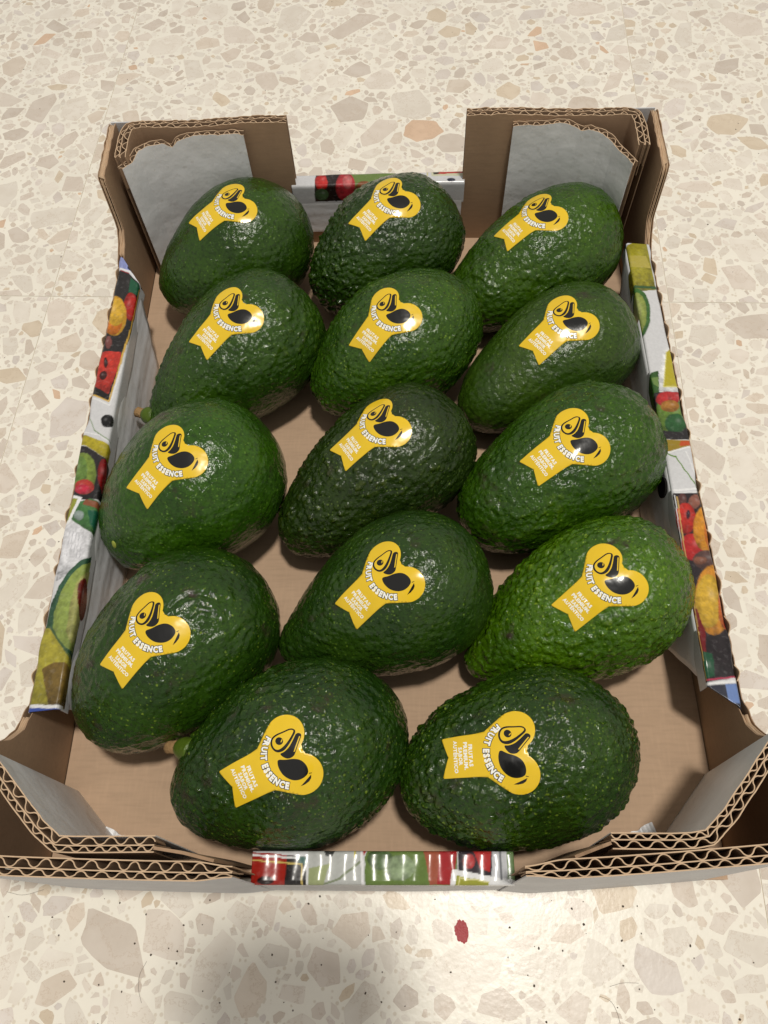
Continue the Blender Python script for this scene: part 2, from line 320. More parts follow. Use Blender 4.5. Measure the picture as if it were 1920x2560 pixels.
ART_RIGHT=[
([(3405,154),(3401,17),(3344,25),(3357,92),(3261,173)],(60,66,120)),
([(3268,163),(3340,127),(3334,119),(3263,156)],(235,235,240)),
([(3336,131),(3370,34),(3358,33),(3324,130)],(235,235,240)),
([(3241,176),(3306,144),(3341,94),(3357,16),(2989,12),(2982,79),(2985,210)],(168,160,48)),
([(3240,123),(3237,34),(3146,17),(3159,134)],(196,182,84)),
([(2987,219),(3024,119),(3005,117),(2969,217)],(62,98,58)),
([(3022,131),(3013,0),(2994,4),(3003,134)],(62,98,58)),
([(2821,70),(2767,81),(2719,99),(2681,121),(2658,145),(2650,169),(2659,191),(2684,208),(2722,220),(2770,224),(2825,220),(2879,209),(2929,192),(2968,169),(2994,144),(3002,119),(2992,97),(2966,80),(2926,69),(2876,65)],(64,112,48)),
([(2821,90),(2776,100),(2735,114),(2704,131),(2684,149),(2677,167),(2684,183),(2705,196),(2738,203),(2779,206),(2824,202),(2870,193),(2912,180),(2945,162),(2966,144),(2973,125),(2965,109),(2943,96),(2910,88),(2867,86)],(158,172,84)),
([(2822,120),(2788,127),(2757,136),(2733,147),(2718,159),(2713,171),(2719,181),(2734,189),(2759,194),(2790,194),(2824,192),(2858,185),(2890,176),(2914,164),(2930,152),(2935,140),(2930,129),(2913,122),(2888,117),(2857,117)],(176,184,110)),
([(2308,106),(2442,82),(2576,37),(2610,0),(2343,-25),(2306,-19)],(235,235,235)),
([(2335,78),(2558,27),(2584,-3),(2339,-11)],(198,184,48)),
([(2342,78),(2340,-21),(2333,-20),(2335,79)],(238,230,150)),
([(2335,79),(2562,29),(2561,24),(2335,74)],(238,230,150)),
([(2356,191),(2397,164),(2431,125),(2442,85),(2312,102),(2255,131),(2174,170),(2273,189)],(58,98,42)),
([(2397,130),(2404,91),(2337,101),(2354,123)],(120,150,80)),
([(2304,130),(2305,-46),(2020,-37),(2023,127),(2190,161)],(45,40,42)),
([(2171,-16),(2134,-6),(2101,11),(2075,32),(2059,57),(2054,83),(2060,106),(2077,125),(2103,139),(2137,145),(2174,143),(2211,134),(2245,117),(2272,95),(2289,70),(2294,44),(2288,20),(2270,0),(2242,-13),(2208,-19)],(104,136,52)),
([(2115,0),(2097,5),(2081,16),(2068,29),(2060,45),(2057,62),(2060,78),(2069,91),(2082,101),(2099,106),(2117,105),(2136,100),(2152,90),(2165,76),(2173,60),(2176,43),(2173,27),(2164,13),(2151,4),(2134,-1)],(48,98,52)),
([(2261,12),(2246,17),(2233,27),(2223,42),(2217,59),(2215,77),(2217,94),(2224,109),(2235,120),(2248,126),(2263,126),(2278,121),(2291,111),(2301,97),(2308,80),(2310,62),(2307,44),(2300,29),(2289,18),(2276,12)],(195,48,50)),
([(2277,-14),(2268,-11),(2260,-4),(2254,6),(2250,18),(2249,31),(2251,43),(2255,54),(2261,61),(2269,66),(2278,66),(2287,63),(2295,56),(2301,46),(2305,34),(2306,21),(2305,9),(2300,-2),(2294,-9),(2286,-14)],(200,60,60)),
([(2220,15),(2209,20),(2199,28),(2191,39),(2186,53),(2185,68),(2187,82),(2192,94),(2200,103),(2211,109),(2222,109),(2233,105),(2243,97),(2251,85),(2256,71),(2258,56),(2256,42),(2250,30),(2242,21),(2231,16)],(176,120,50)),
([(2074,119),(2055,-43),(2019,-36),(2025,127)],(46,42,44)),
([(2022,127),(2015,-23),(1988,-18),(1950,119),(1969,135)],(168,140,42)),
([(2014,43),(2013,-22),(1988,-18),(1983,55)],(210,90,45)),
([(1946,137),(1992,-21),(1983,-22),(1937,137)],(240,240,240)),
([(1956,25),(1734,-15),(1732,-10),(1954,30)],(238,238,238)),
([(1943,122),(1925,80),(1918,83),(1936,125)],(110,150,60)),
([(1927,83),(1839,43),(1835,48),(1924,88)],(110,150,60)),
([(1844,45),(1721,-13),(1717,-8),(1840,50)],(110,150,60)),
([(1742,125),(1754,-32),(1744,-31),(1732,126)],(240,240,240)),
([(1722,130),(1725,-27),(1467,-43),(1019,-52),(839,-50),(811,144),(1139,138),(1456,146)],(44,36,40)),
([(1661,10),(1650,19),(1642,29),(1638,39),(1637,48),(1640,56),(1647,62),(1656,65),(1668,65),(1680,61),(1693,55),(1703,46),(1711,36),(1716,26),(1716,16),(1713,8),(1707,2),(1697,0),(1685,0),(1673,4)],(150,96,80)),
([(1688,69),(1677,72),(1667,76),(1659,82),(1654,88),(1652,94),(1654,100),(1659,104),(1667,107),(1677,108),(1688,107),(1700,104),(1710,100),(1718,94),(1723,88),(1725,82),(1723,76),(1718,72),(1709,69),(1699,68)],(96,58,54)),
([(1587,42),(1562,49),(1540,60),(1522,74),(1511,90),(1507,106),(1511,121),(1523,133),(1541,141),(1563,144),(1588,143),(1614,136),(1636,125),(1655,111),(1666,95),(1670,78),(1666,63),(1654,51),(1635,43),(1612,40)],(196,46,36)),
([(1441,24),(1419,31),(1401,43),(1386,59),(1377,78),(1373,98),(1377,116),(1387,132),(1402,143),(1421,148),(1442,148),(1463,141),(1482,129),(1497,113),(1507,94),(1510,74),(1506,55),(1496,40),(1481,29),(1462,23)],(196,40,40)),
([(1609,66),(1601,68),(1594,71),(1589,74),(1585,77),(1584,80),(1585,83),(1589,85),(1594,86),(1601,86),(1609,85),(1617,84),(1624,81),(1629,78),(1633,75),(1634,72),(1633,69),(1629,67),(1623,66),(1616,66)],(60,30,45)),
([(1533,-50),(1497,-40),(1464,-26),(1438,-9),(1422,10),(1417,29),(1423,45),(1439,58),(1465,66),(1498,68),(1534,65),(1571,56),(1605,41),(1631,24),(1648,5),(1654,-15),(1648,-31),(1630,-44),(1603,-52),(1570,-54)],(224,150,44)),
([(1523,-47),(1493,-40),(1466,-30),(1445,-20),(1431,-8),(1427,2),(1431,11),(1445,17),(1466,20),(1493,19),(1523,15),(1554,8),(1581,-1),(1603,-12),(1617,-23),(1622,-34),(1617,-43),(1602,-49),(1580,-52),(1553,-51)],(228,128,44)),
([(1376,-22),(1361,-17),(1348,-6),(1338,9),(1331,26),(1329,44),(1332,62),(1339,77),(1349,88),(1362,94),(1377,94),(1391,89),(1404,78),(1415,63),(1421,46),(1423,27),(1421,10),(1414,-5),(1403,-16),(1390,-22)],(92,66,62)),
([(1373,30),(1367,33),(1361,38),(1357,46),(1354,55),(1353,65),(1354,74),(1357,82),(1362,88),(1367,91),(1373,92),(1380,89),(1385,84),(1390,76),(1392,67),(1393,57),(1392,48),(1389,40),(1385,34),(1379,31)],(140,90,70)),
([(1182,-50),(1130,-36),(1085,-15),(1049,11),(1026,38),(1018,65),(1026,90),(1050,109),(1086,121),(1132,125),(1183,120),(1235,107),(1283,86),(1321,60),(1345,32),(1354,3),(1345,-22),(1320,-41),(1281,-53),(1234,-56)],(218,146,46)),
([(1176,0),(1136,11),(1101,26),(1074,44),(1056,64),(1051,83),(1057,100),(1075,113),(1102,122),(1137,124),(1177,120),(1216,110),(1253,95),(1281,77),(1300,56),(1306,36),(1299,19),(1281,5),(1252,-3),(1215,-4)],(222,178,56)),
([(1150,-48),(1117,-40),(1087,-29),(1064,-17),(1049,-4),(1044,8),(1049,18),(1064,25),(1087,28),(1117,28),(1150,23),(1184,15),(1214,4),(1238,-8),(1254,-21),(1259,-34),(1254,-44),(1238,-51),(1214,-54),(1183,-53)],(214,110,52)),
([(1075,-25),(1065,-22),(1056,-18),(1050,-12),(1045,-7),(1044,-1),(1045,4),(1050,8),(1057,11),(1065,12),(1075,11),(1084,8),(1093,4),(1100,-1),(1104,-7),(1106,-13),(1104,-18),(1100,-22),(1093,-25),(1084,-26)],(180,50,45)),
([(1151,136),(1139,115),(1026,99),(941,115),(941,138)],(120,14,20)),
([(947,131),(935,87),(840,93),(828,135)],(20,82,52)),
([(824,145),(841,-41),(835,-41),(818,145)],(205,60,95)),
([(807,150),(824,-51),(814,-50),(797,151)],(240,240,240)),
([(797,147),(810,-44),(690,-19),(691,138)],(48,50,66)),
([(802,57),(810,-55),(718,-36),(724,58)],(118,146,205)),
([(1706,109),(1440,121),(1439,125),(1705,113)],(215,180,110)),
([(1444,121),(1137,125),(1136,128),(1443,125)],(215,180,110)),
([(1141,125),(821,134),(821,138),(1140,128)],(215,180,110)),
([(1706,109),(1440,121),(1439,125),(1705,113)],(215,180,110)),
([(1444,121),(1137,125),(1136,128),(1443,125)],(215,180,110)),
([(1141,125),(821,134),(821,138),(1140,128)],(215,180,110)),
([(1706,109),(1440,121),(1439,125),(1705,113)],(215,180,110)),
([(1444,121),(1137,125),(1136,128),(1443,125)],(215,180,110)),
([(1141,125),(821,134),(821,138),(1140,128)],(215,180,110)),
([(1706,109),(1440,121),(1439,125),(1705,113)],(215,180,110)),
([(1444,121),(1137,125),(1136,128),(1443,125)],(215,180,110)),
([(1141,125),(821,134),(821,138),(1140,128)],(215,180,110)),
([(1712,119),(1439,132),(1439,137),(1712,124)],(235,235,235)),
([(1445,132),(1137,136),(1136,141),(1444,137)],(235,235,235)),
([(1142,136),(809,146),(808,151),(1141,141)],(235,235,235)),
([(1728,121),(1735,-57),(1729,-56),(1722,122)],(235,235,235)),
]
ART_BACK=[
([(-534,-11),(-236,-1),(-44,-15),(-48,312),(-316,205),(-546,207)],(45,28,24)),
([(-457,65),(-458,84),(-464,101),(-474,112),(-486,120),(-499,122),(-511,119),(-522,111),(-530,99),(-535,82),(-538,62),(-537,43),(-532,25),(-524,12),(-513,3),(-500,0),(-487,4),(-475,13),(-466,28),(-460,46)],(200,40,34)),
([(-458,155),(-461,168),(-469,180),(-480,190),(-493,196),(-507,197),(-521,195),(-533,188),(-541,178),(-546,166),(-547,152),(-543,139),(-536,127),(-525,118),(-512,112),(-498,110),(-484,113),(-473,119),(-464,129),(-459,141)],(70,100,62)),
([(-385,-6),(-44,-26),(-47,246),(-347,209)],(116,140,70)),
([(-290,110),(-295,141),(-305,169),(-320,191),(-339,206),(-358,210),(-377,205),(-392,189),(-404,166),(-410,138),(-410,106),(-407,72),(-399,40),(-387,14),(-370,-2),(-352,-7),(-333,0),(-315,17),(-301,44),(-292,77)],(192,52,60)),
([(-309,70),(-310,86),(-315,100),(-322,110),(-330,116),(-340,118),(-349,115),(-356,108),(-362,98),(-366,84),(-368,68),(-367,52),(-363,38),(-357,26),(-349,19),(-340,17),(-331,20),(-322,27),(-315,39),(-311,54)],(215,110,110)),
([(-171,150),(-176,172),(-186,192),(-202,208),(-221,218),(-242,221),(-263,217),(-281,206),(-295,189),(-303,168),(-305,146),(-300,123),(-289,104),(-274,87),(-256,76),(-235,73),(-215,78),(-196,90),(-182,107),(-174,127)],(150,90,50)),
([(-462,-16),(-401,204),(-420,213),(-479,-6)],(40,28,28)),
([(-465,-11),(-372,-8),(-372,7),(-464,4)],(215,210,120)),
([(-59,-27),(156,-19),(156,-18),(-59,-26)],(215,215,215)),
([(174,-18),(384,-10),(382,48),(173,43)],(210,210,180)),
([(185,-5),(384,-10),(383,22),(184,30)],(200,70,60)),
([(185,-1),(222,0),(221,26),(184,30)],(60,60,50)),
([(155,-12),(151,44),(145,43),(149,-12)],(220,210,120)),
([(317,80),(316,84),(312,88),(307,91),(300,93),(292,94),(284,93),(277,90),(272,87),(269,83),(268,78),(269,74),(273,70),(278,67),(285,65),(293,64),(301,65),(308,68),(313,71),(316,75)],(30,35,60)),
]
ART_FRONT=[
([(-679,118),(-576,117),(-416,101),(-410,-29),(-667,-29)],(170,38,26)),
([(-489,109),(-412,101),(-406,-29),(-498,-29),(-490,39)],(40,36,36)),
([(-535,16),(-536,11),(-541,6),(-548,3),(-557,0),(-568,-1),(-578,0),(-588,3),(-595,6),(-601,11),(-603,16),(-601,21),(-597,26),(-590,30),(-580,32),(-570,33),(-559,32),(-550,30),(-542,26),(-537,21)],(40,20,20)),
([(-680,96),(-425,79),(-425,73),(-680,91)],(225,200,110)),
([(-425,79),(-421,-31),(-427,-31),(-431,79)],(225,200,110)),
([(-682,114),(-408,99),(-408,93),(-682,107)],(235,235,235)),
([(-408,100),(-399,-32),(-405,-32),(-415,100)],(235,235,235)),
([(-442,101),(-410,100),(-409,74),(-441,79)],(40,95,85)),
([(-407,172),(-191,172),(-183,-36),(-397,-36)],(188,190,186)),
([(-354,4),(-279,29),(-276,22),(-350,-3)],(140,150,120)),
([(-287,25),(-197,91),(-192,85),(-282,19)],(140,150,120)),
([(-401,62),(-317,78),(-347,-14),(-398,-14)],(170,180,130)),
([(-355,172),(-277,172),(-309,101),(-335,105)],(60,62,60)),
([(-217,175),(-216,99),(-222,99),(-223,175)],(220,205,80)),
([(-190,177),(-182,-40),(-192,-40),(-200,177)],(238,238,238)),
([(-195,172),(-148,172),(-185,105)],(200,40,36)),
([(-181,101),(-148,172),(183,172),(174,-35),(-179,-36)],(108,134,62)),
([(-70,94),(-73,82),(-80,71),(-91,63),(-106,57),(-121,55),(-137,57),(-151,63),(-163,71),(-170,82),(-173,94),(-170,106),(-163,117),(-152,125),(-138,131),(-122,133),(-106,131),(-92,125),(-80,117),(-73,106)],(80,108,56)),
([(14,63),(11,49),(2,36),(-11,26),(-27,20),(-46,17),(-64,19),(-80,26),(-93,36),(-101,49),(-104,63),(-102,77),(-93,90),(-80,100),(-63,107),(-45,109),(-27,107),(-10,101),(3,90),(11,77)],(150,170,130)),
([(41,172),(187,172),(163,3),(72,2)],(176,92,66)),
([(118,172),(187,172),(163,3),(97,2)],(180,40,44)),
([(187,172),(319,172),(311,33),(182,52)],(56,48,56)),
([(230,172),(319,172),(304,48),(267,64)],(200,52,50)),
([(251,87),(249,78),(245,71),(239,65),(232,61),(224,60),(217,61),(210,65),(204,71),(201,78),(200,86),(202,95),(206,102),(212,108),(219,112),(227,114),(235,112),(242,108),(247,102),(250,95)],(190,60,60)),
([(157,60),(311,33),(398,22),(394,-34),(145,-35)],(238,238,238)),
([(173,37),(297,16),(295,-34),(166,-35)],(170,172,60)),
([(176,-37),(183,32),(188,31),(181,-37)],(238,232,160)),
([(183,32),(300,16),(299,12),(182,27)],(238,232,160)),
([(319,172),(370,172),(369,26),(311,33)],(205,206,210)),
([(353,177),(351,22),(342,22),(345,176)],(130,132,136)),
([(373,172),(451,173),(439,15),(371,26)],(112,140,88)),
]
# ---------------------------------------------------------------- floor
TS = .397; TA = math.radians(-2.2); J = np.array([-.2305, .349]); U = np.array([math.cos(TA), math.sin(TA)]); Vv = np.array([-U[1], U[0]])
floor = empty('floor'); tag(floor, kind='structure')
def mat_terrazzo(name, chips):
    t = NT(name)
    if chips:
        a = t.n('VertexColor', layer_name='col'); c = a.outputs[0]
        c = t.mix(t.math('MULTIPLY', t.ramp(t.noise(90, 5), .35, .65), .3), c, t.mix(1., c, (.72, .66, .6), 'MULTIPLY'))
        vn = t.noise(45, 6, None, .7)
        vein = t.ramp(t.math('ABSOLUTE', t.math('SUBTRACT', vn, .5)), 0, .012, (1, 1, 1, 1), (0, 0, 0, 1))
        c = t.mix(t.math('MULTIPLY', vein, .35), c, (.42, .3, .2))
    else:
        base = (.845, .80, .70)
        c = t.mix(t.ramp(t.noise(25, 4), .35, .7), [v * .93 for v in base], base)
        v = t.voro(420); sp = t.n('SeparateColor'); t.l(v.outputs['Color'], sp.inputs[0])
        m = t.math('MULTIPLY', t.ramp(v.outputs['Distance'], .25, .42, (1, 1, 1, 1), (0, 0, 0, 1)), t.math('GREATER_THAN', sp.outputs[0], .62))
        c = t.mix(t.math('MULTIPLY', m, .55), c, (.56, .47, .36))
        v = t.voro(260); sp = t.n('SeparateColor'); t.l(v.outputs['Color'], sp.inputs[0])
        m = t.math('MULTIPLY', t.ramp(v.outputs['Distance'], .08, .13, (1, 1, 1, 1), (0, 0, 0, 1)), t.math('GREATER_THAN', sp.outputs[1], .965))
        c = t.mix(m, c, (.08, .06, .05))
    g = t.ramp(t.noise(14, 3), .35, .75); c = t.mix(t.math('MULTIPLY', g, .12), c, (.5, .44, .36))
    t.col(c); t.rough(t.math('ADD', t.math('MULTIPLY', t.noise(40, 4), .16), .23))
    t.b.inputs['Specular IOR Level'].default_value = .34
    b = t.bump(t.noise(380, 3, None, .5), .00022, .5); t.bump(t.noise(22, 2), .0006, .35, b)
    return t.m
M_matrix = mat_terrazzo('terrazzo_cement', False); M_chip = mat_terrazzo('terrazzo_stone', True); M_grout = plain('grout', (.74, .66, .55), .6, .2)
M_pit = plain('floor_speck', (.07, .05, .035), .8, .2)
def clip(poly, lo, hi):
    for ax in (0, 1):
        for sg, lim in ((1, hi), (-1, -lo)):
            out = []
            for a, b in zip(poly, poly[1:] + poly[:1]):
                ia, ib = sg * a[ax] <= lim, sg * b[ax] <= lim
                if ia: out.append(a)
                if ia != ib:
                    u = (lim - sg * a[ax]) / (sg * (b[ax] - a[ax])); out.append((a[0] + u * (b[0] - a[0]), a[1] + u * (b[1] - a[1])))
            poly = out
            if len(poly) < 3: return []
    return poly
PAL = [(.62, .545, .47), (.60, .53, .455), (.66, .585, .505), (.68, .61, .53), (.57, .49, .41), (.64, .55, .45), (.70, .64, .56), (.60, .55, .51), (.65, .59, .54)]
def make_chips(seed):
    R = random.Random(seed); g = .0005; n = int(TS / g) + 1; occ = np.zeros((n, n), bool); out = []
    plan = [(.0165, 16), (.0130, 34), (.0098, 90), (.0070, 260), (.0048, 620), (.0031, 1300), (.0020, 2200)]
    for r, cnt in plan:
        done = 0; tries = 0
        while done < cnt and tries < cnt * (16 if r > .006 else 7):
            tries += 1
            rr = r * R.uniform(.8, 1.2); cx = R.uniform(0, TS); cy = R.uniform(0, TS); st = R.uniform(1, 2.1); an = R.uniform(0, math.pi); k = R.choice((4, 5, 5, 6, 6, 7))
            a0 = R.uniform(0, 6.28); p = []
            for i in range(k):
                a = a0 + (i + R.uniform(-.3, .3)) * 2 * math.pi / k; q = rr * R.uniform(.72, 1.12)
                x = math.cos(a) * q * math.sqrt(st); y = math.sin(a) * q / math.sqrt(st)
                p.append((cx + x * math.cos(an) - y * math.sin(an), cy + x * math.sin(an) + y * math.cos(an)))
            P = np.array(p); c = P.mean(0)
            i0, j0 = np.maximum(((P.min(0)) / g - 2).astype(int), 0); i1, j1 = np.minimum((P.max(0) / g + 3).astype(int), n)
            if i1 <= i0 or j1 <= j0: continue
            X, Y = np.meshgrid((np.arange(i0, i1) + .5) * g, (np.arange(j0, j1) + .5) * g, indexing='ij')
            E = P + (P - c) / np.linalg.norm(P - c, axis=1)[:, None] * (.0003 + rr * .012)
            ins = np.ones_like(X, bool)
            for a, b in zip(E, np.roll(E, -1, 0)): ins &= (b[0] - a[0]) * (Y - a[1]) - (b[1] - a[1]) * (X - a[0]) >= 0
            if not ins.any(): continue
            if (occ[i0:i1, j0:j1] & ins).sum() > 0: continue
            occ[i0:i1, j0:j1] |= ins; done += 1
            # clip the corners so that stones look worn, then the tile's edge
            q = [] if rr > .0032 else list(p)
            for a, b in (zip(p, p[1:] + p[:1]) if rr > .0032 else ()):
                u = R.uniform(.02, .12); v_ = R.uniform(.02, .12); mx, my = (a[0] + b[0]) / 2, (a[1] + b[1]) / 2; bu = R.uniform(-.06, .06)
                q += [(a[0] + (b[0] - a[0]) * u, a[1] + (b[1] - a[1]) * u), (mx + (mx - c[0]) * bu, my + (my - c[1]) * bu), (b[0] - (b[0] - a[0]) * v_, b[1] - (b[1] - a[1]) * v_)]
            q = clip(q, .0004, TS - .0004)
            if len(q) < 3: continue
            bright = R.uniform(.92, 1.1)
            col = R.choice(PAL)
            x = R.random()
            if x < .012: col = (.64, .40, .24)
            elif x < .08: col = (.60, .49, .35)
            elif x < .15: col = (.55, .48, .41)
            elif x < .5: col = (.72, .67, .585)
            out.append((rr, q, (col[0] * bright * .72 + .225, col[1] * bright * .74 + .195, col[2] * bright * .76 + .165)))
    return out
def chip_mesh(lst, name):
    V = []; Fs = []; Cc = []
    for rr, q, col in lst:
        n = len(V); k = len(q)
        if rr < .0032: V += [(x, y, .00006) for x, y in q]; Cc += [col] * k; Fs.append(tuple(range(n, n + k))); continue
        V += [(x, y, .00006) for x, y in q] + [(x, y, -.0004) for x, y in q]; Cc += [col] * (2 * k)
        Fs.append(tuple(range(n, n + k))); Fs += [(n + i, n + k + i, n + k + (i + 1) % k, n + (i + 1) % k) for i in range(k)]
    return mesh(name, V, Fs, M_chip, cols=np.array(Cc))
tile_me = MB(); tile_me.box((.0002, .0002, -.02), (TS - .0002, TS - .0002, 0)); tile_me = tile_me.mesh('floor_tile', [M_matrix])
made = {}; visible = [(i, j) for i in (-1, 0, 1) for j in (-1, 0)]
big_all = []
for n_, (i, j) in enumerate(visible):
    lst = make_chips(100 + n_); made[(i, j)] = lst
    for k, e in enumerate(lst):
        ctr = np.mean(e[1], 0); p = J + U * (i * TS + ctr[0]) + Vv * (j * TS + ctr[1])
        inside = -.17 < p[0] < .142 and .0 < p[1] < .40
        zc = (p - 0); seen = abs(p[0] + .01) < .19 + .24 * max(p[1], 0) and -.05 < p[1] < .68
        if seen and not inside:
            depth = math.hypot(p[1], .38); big_all.append((e[0] / depth ** 1.6, (i, j), k))
big_all.sort(reverse=True); singles = {}
for s_, ij, k in big_all[:295]: singles.setdefault(ij, set()).add(k)
rest_me = {}; whole_me = []
for i in range(-4, 5):
    for j in range(-4, 5):
        org = J + U * i * TS + Vv * j * TS
        if np.hypot(*(org + .2)) > 1.7: continue
        t_ = link('floor_tile', tile_me, floor, (org[0], org[1], 0)); t_.rotation_euler = (0, 0, TA)
        if (i, j) in made:
            lst = made[(i, j)]; sg = singles.get((i, j), set())
            tag(link('stone_chips', chip_mesh([e for k, e in enumerate(lst) if k not in sg], 'stone_chips'), t_), kind='stuff')
            for k in sg: link('stone_chip', chip_mesh([lst[k]], 'stone_chip'), t_)
        else:
            if len(whole_me) < 2: whole_me.append(chip_mesh(made[visible[len(whole_me)]], 'stone_chips'))
            tag(link('stone_chips', whole_me[(i * 5 + j) % len(whole_me)], t_), kind='stuff')
gb = MB(); gb.box((-2.2, -2.2, -.03), (2.2, 2.4, -.0005)); link('grout', gb.mesh('grout', [M_grout]), floor)
# small pits and dirt on the floor
R = random.Random(5); V = []; Fs = []
for k in range(420):
    x = R.uniform(-.36, .33); y = R.uniform(-.05, .68) if k > 120 else R.uniform(-.05, .01); r = R.uniform(.0002, .00055); n = len(V); q = 6; a0 = R.uniform(0, 6)
    if -.17 < x < .142 and .0 < y < .40: continue
    V += [(x + r * R.uniform(.6, 1.4) * math.cos(a0 + a * 6.28 / q), y + r * R.uniform(.6, 1.4) * math.sin(a0 + a * 6.28 / q), .00011) for a in range(q)]; Fs.append(tuple(range(n, n + q)))
tag(link('floor_specks', mesh('floor_specks', V, Fs, M_pit), floor), kind='stuff')
# red spot and hairs
R = random.Random(9); V = []; q = 40
for a in range(q):
    t_ = a / q * 6.283; rx, ry = .0031, .0048; k = R.uniform(.8, 1.05) if math.cos(t_) < .2 else R.uniform(.93, 1.03)
    x = math.cos(t_) * rx * k; y = math.sin(t_) * ry * k; V.append((.0214 + x + y * .05, -.0144 + y - x * .3, .00016))
sp = link('paint_spot', mesh('paint_spot', V, [tuple(range(q))], plain('red_paint', (.36, .03, .035), .45, .4, (1200, .0004))))
tag(sp, 'small ragged dark red paint spot on the pale floor in front of the tray', 'paint spot')
M_hair = plain('hair', (.09, .06, .04), .5)
def tube(P, r, sides=5):
    P = np.asarray(P, float); n = len(P); t = np.gradient(P, axis=0); t /= np.linalg.norm(t, axis=1)[:, None]; V = []
    r = np.broadcast_to(r, (n,))
    for i in range(n):
        u = np.cross(t[i], (0, 0, 1.) if abs(t[i][2]) < .9 else (1., 0, 0)); u /= np.linalg.norm(u); v = np.cross(t[i], u)
        for k in range(sides): a = k * 2 * math.pi / sides; V.append(P[i] + r[i] * (math.cos(a) * u + math.sin(a) * v))
    Fs = [(i * sides + k, i * sides + (k + 1) % sides, (i + 1) * sides + (k + 1) % sides, (i + 1) * sides + k) for i in range(n - 1) for k in range(sides)]
    Fs += [tuple(range(sides))[::-1], tuple(range((n - 1) * sides, n * sides))]
    return V, Fs
for pts, lab in (([(-.1818, .0005), (-.1741, -.0012), (-.1651, .0014)], 'curved dark hair lying on the floor below the tray front left corner'),
                 ([(-.1145, -.0262), (-.1172, -.0314), (-.1166, -.037), (-.1146, -.0415)], 'long thin hair curling across the floor left of the phone shadow'),
                 ([(.0825, -.0345), (.088, -.033), (.0947, -.0332)], 'short arched hair on the floor right of the red spot'),
                 ([(.0778, -.0379), (.0825, -.0395), (.0845, -.0436), (.0851, -.0476)], 'pale bent hair on the floor near the bottom edge on the right')):
    P, _ = resample(chaikin(np.array(pts), 2), .0008); P = np.c_[P, np.full(len(P), .0002)]; V, Fs = tube(P, .00006)
    tag(link('hair', mesh('hair', V, Fs, M_hair)), lab, 'hair', 'hairs on the floor')
# ---------------------------------------------------------------- the tray
tray = empty('fruit_tray', (-.012, .2, 0)); tag(tray, 'open cardboard fruit tray with printed low edges and raised brown corners', 'tray')
TO = Vector((-.012, .2, 0))
def tpart(name, me, parent=None):
    o = link(name, me, parent or tray)
    o.location = -TO if parent is None else (0, 0, 0); return o
def ragged(u, s, amp): return amp * (vnoise(np.c_[u / .0035, u * 0 + s, u * 0], s) * .6 + vnoise(np.c_[u / .0011, u * 0 + s, u * 0], s + 3) * .4)
def board(name, path, layers, T, ztop, zb=.0, seed=0, mats=(M_kraft, M_kraft), lean=None, amp=.0006, endT=None):
    """corrugated board standing on a plan path. layers: list of (relative depth, period, phase); N side = left of path.
    mats: (right-hand outer face, left-hand outer face). Open flutes show along the top edge."""
    P, u = resample(path, .0012); n = len(P); Tt = np.full(n, T)
    if endT:
        Tt = T * (1 - (1 - endT) * (1 - ss(0, .012, u)) * 1.0) if endT < 0 else T * (endT + (1 - endT) * ss(0, .014, np.minimum(u, u[-1] - u)))
    zt = ztop(u, u[-1]) if callable(ztop) else np.full(n, ztop)
    tot = sum(l[0] for l in layers); tl = .00042; mb = MB(); fb_ = MB(); y = -.5
    for k in range(len(layers) + 1):
        m = 0
        w_ = offs(P, Tt * y)
        edge = k in (0, len(layers))
        z1 = zt + ragged(u, seed * 7 + k, amp)
        mi = None; mm = 2
        if k == 0: mm = 0
        if k == len(layers): mm = 1
        mb.ribbon(w_, tl, zb if edge else zt - .02, z1, m=mm if edge else 3, mi=3 if k == 0 else None, lean=lean if edge else None, mt=2)
        if k < len(layers):
            d, per, ph = layers[k]; mid = y + d / tot / 2
            Pf, uf = resample(path, per / 20); Tf = np.interp(uf, u, Tt); zf_ = np.interp(uf, u, zt)
            jit = vnoise(np.c_[uf / .02, uf * 0 + seed, uf * 0], seed) * .9
            s = np.sin(uf / per * 2 * math.pi + ph + jit); s = np.sign(s) * np.abs(s) ** .72
            Q = offs(Pf, Tf * mid + s * (Tf * d / tot - .0007) / 2)
            fb_.ribbon(Q, .00042, zf_ - .014, zf_ - .0006 + ragged(uf, seed + 31 + k, amp * 1.1), m=0, mt=1, lean=None if lean is None else (lean[0] * .014 / .09, lean[1] * .014 / .09))
            y += d / tot
    o = tpart(name, mb.mesh(name, [mats[0], mats[1], M_flute, M_void]))
    f = tag(tpart('corrugation', fb_.mesh('corrugation', [M_void, M_flute]), o), kind='stuff')
    return o
# floor of the tray: real flaps, seam lines recessed
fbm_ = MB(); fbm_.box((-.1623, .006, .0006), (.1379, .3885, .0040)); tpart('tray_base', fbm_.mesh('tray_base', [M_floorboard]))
DBL = [(1., .0072, 0.), (1.35, .0078, 1.)]
INN = [(1.25, .0078, 0.5), (.9, .0062, 1.)]
def flat(z): return lambda u, L: np.full(len(u), z)
# end walls, raised ends (posts); outer face white at the front, kraft inside
def bend(pts, k=3): return chaikin(np.array(pts, float), k)
P_H = .0926
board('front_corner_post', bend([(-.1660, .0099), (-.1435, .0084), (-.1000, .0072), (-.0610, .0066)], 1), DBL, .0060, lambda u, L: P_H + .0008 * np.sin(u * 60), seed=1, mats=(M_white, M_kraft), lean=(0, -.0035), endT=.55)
board('front_corner_post', bend([(.0385, .0070), (.075, .0090), (.120, .0124), (.1400, .0142)], 1), DBL, .0058, lambda u, L: P_H - .0004 + .0008 * np.sin(u * 70 + 1), seed=2, mats=(M_white, M_kraft), lean=(0, -.0042), endT=.5)
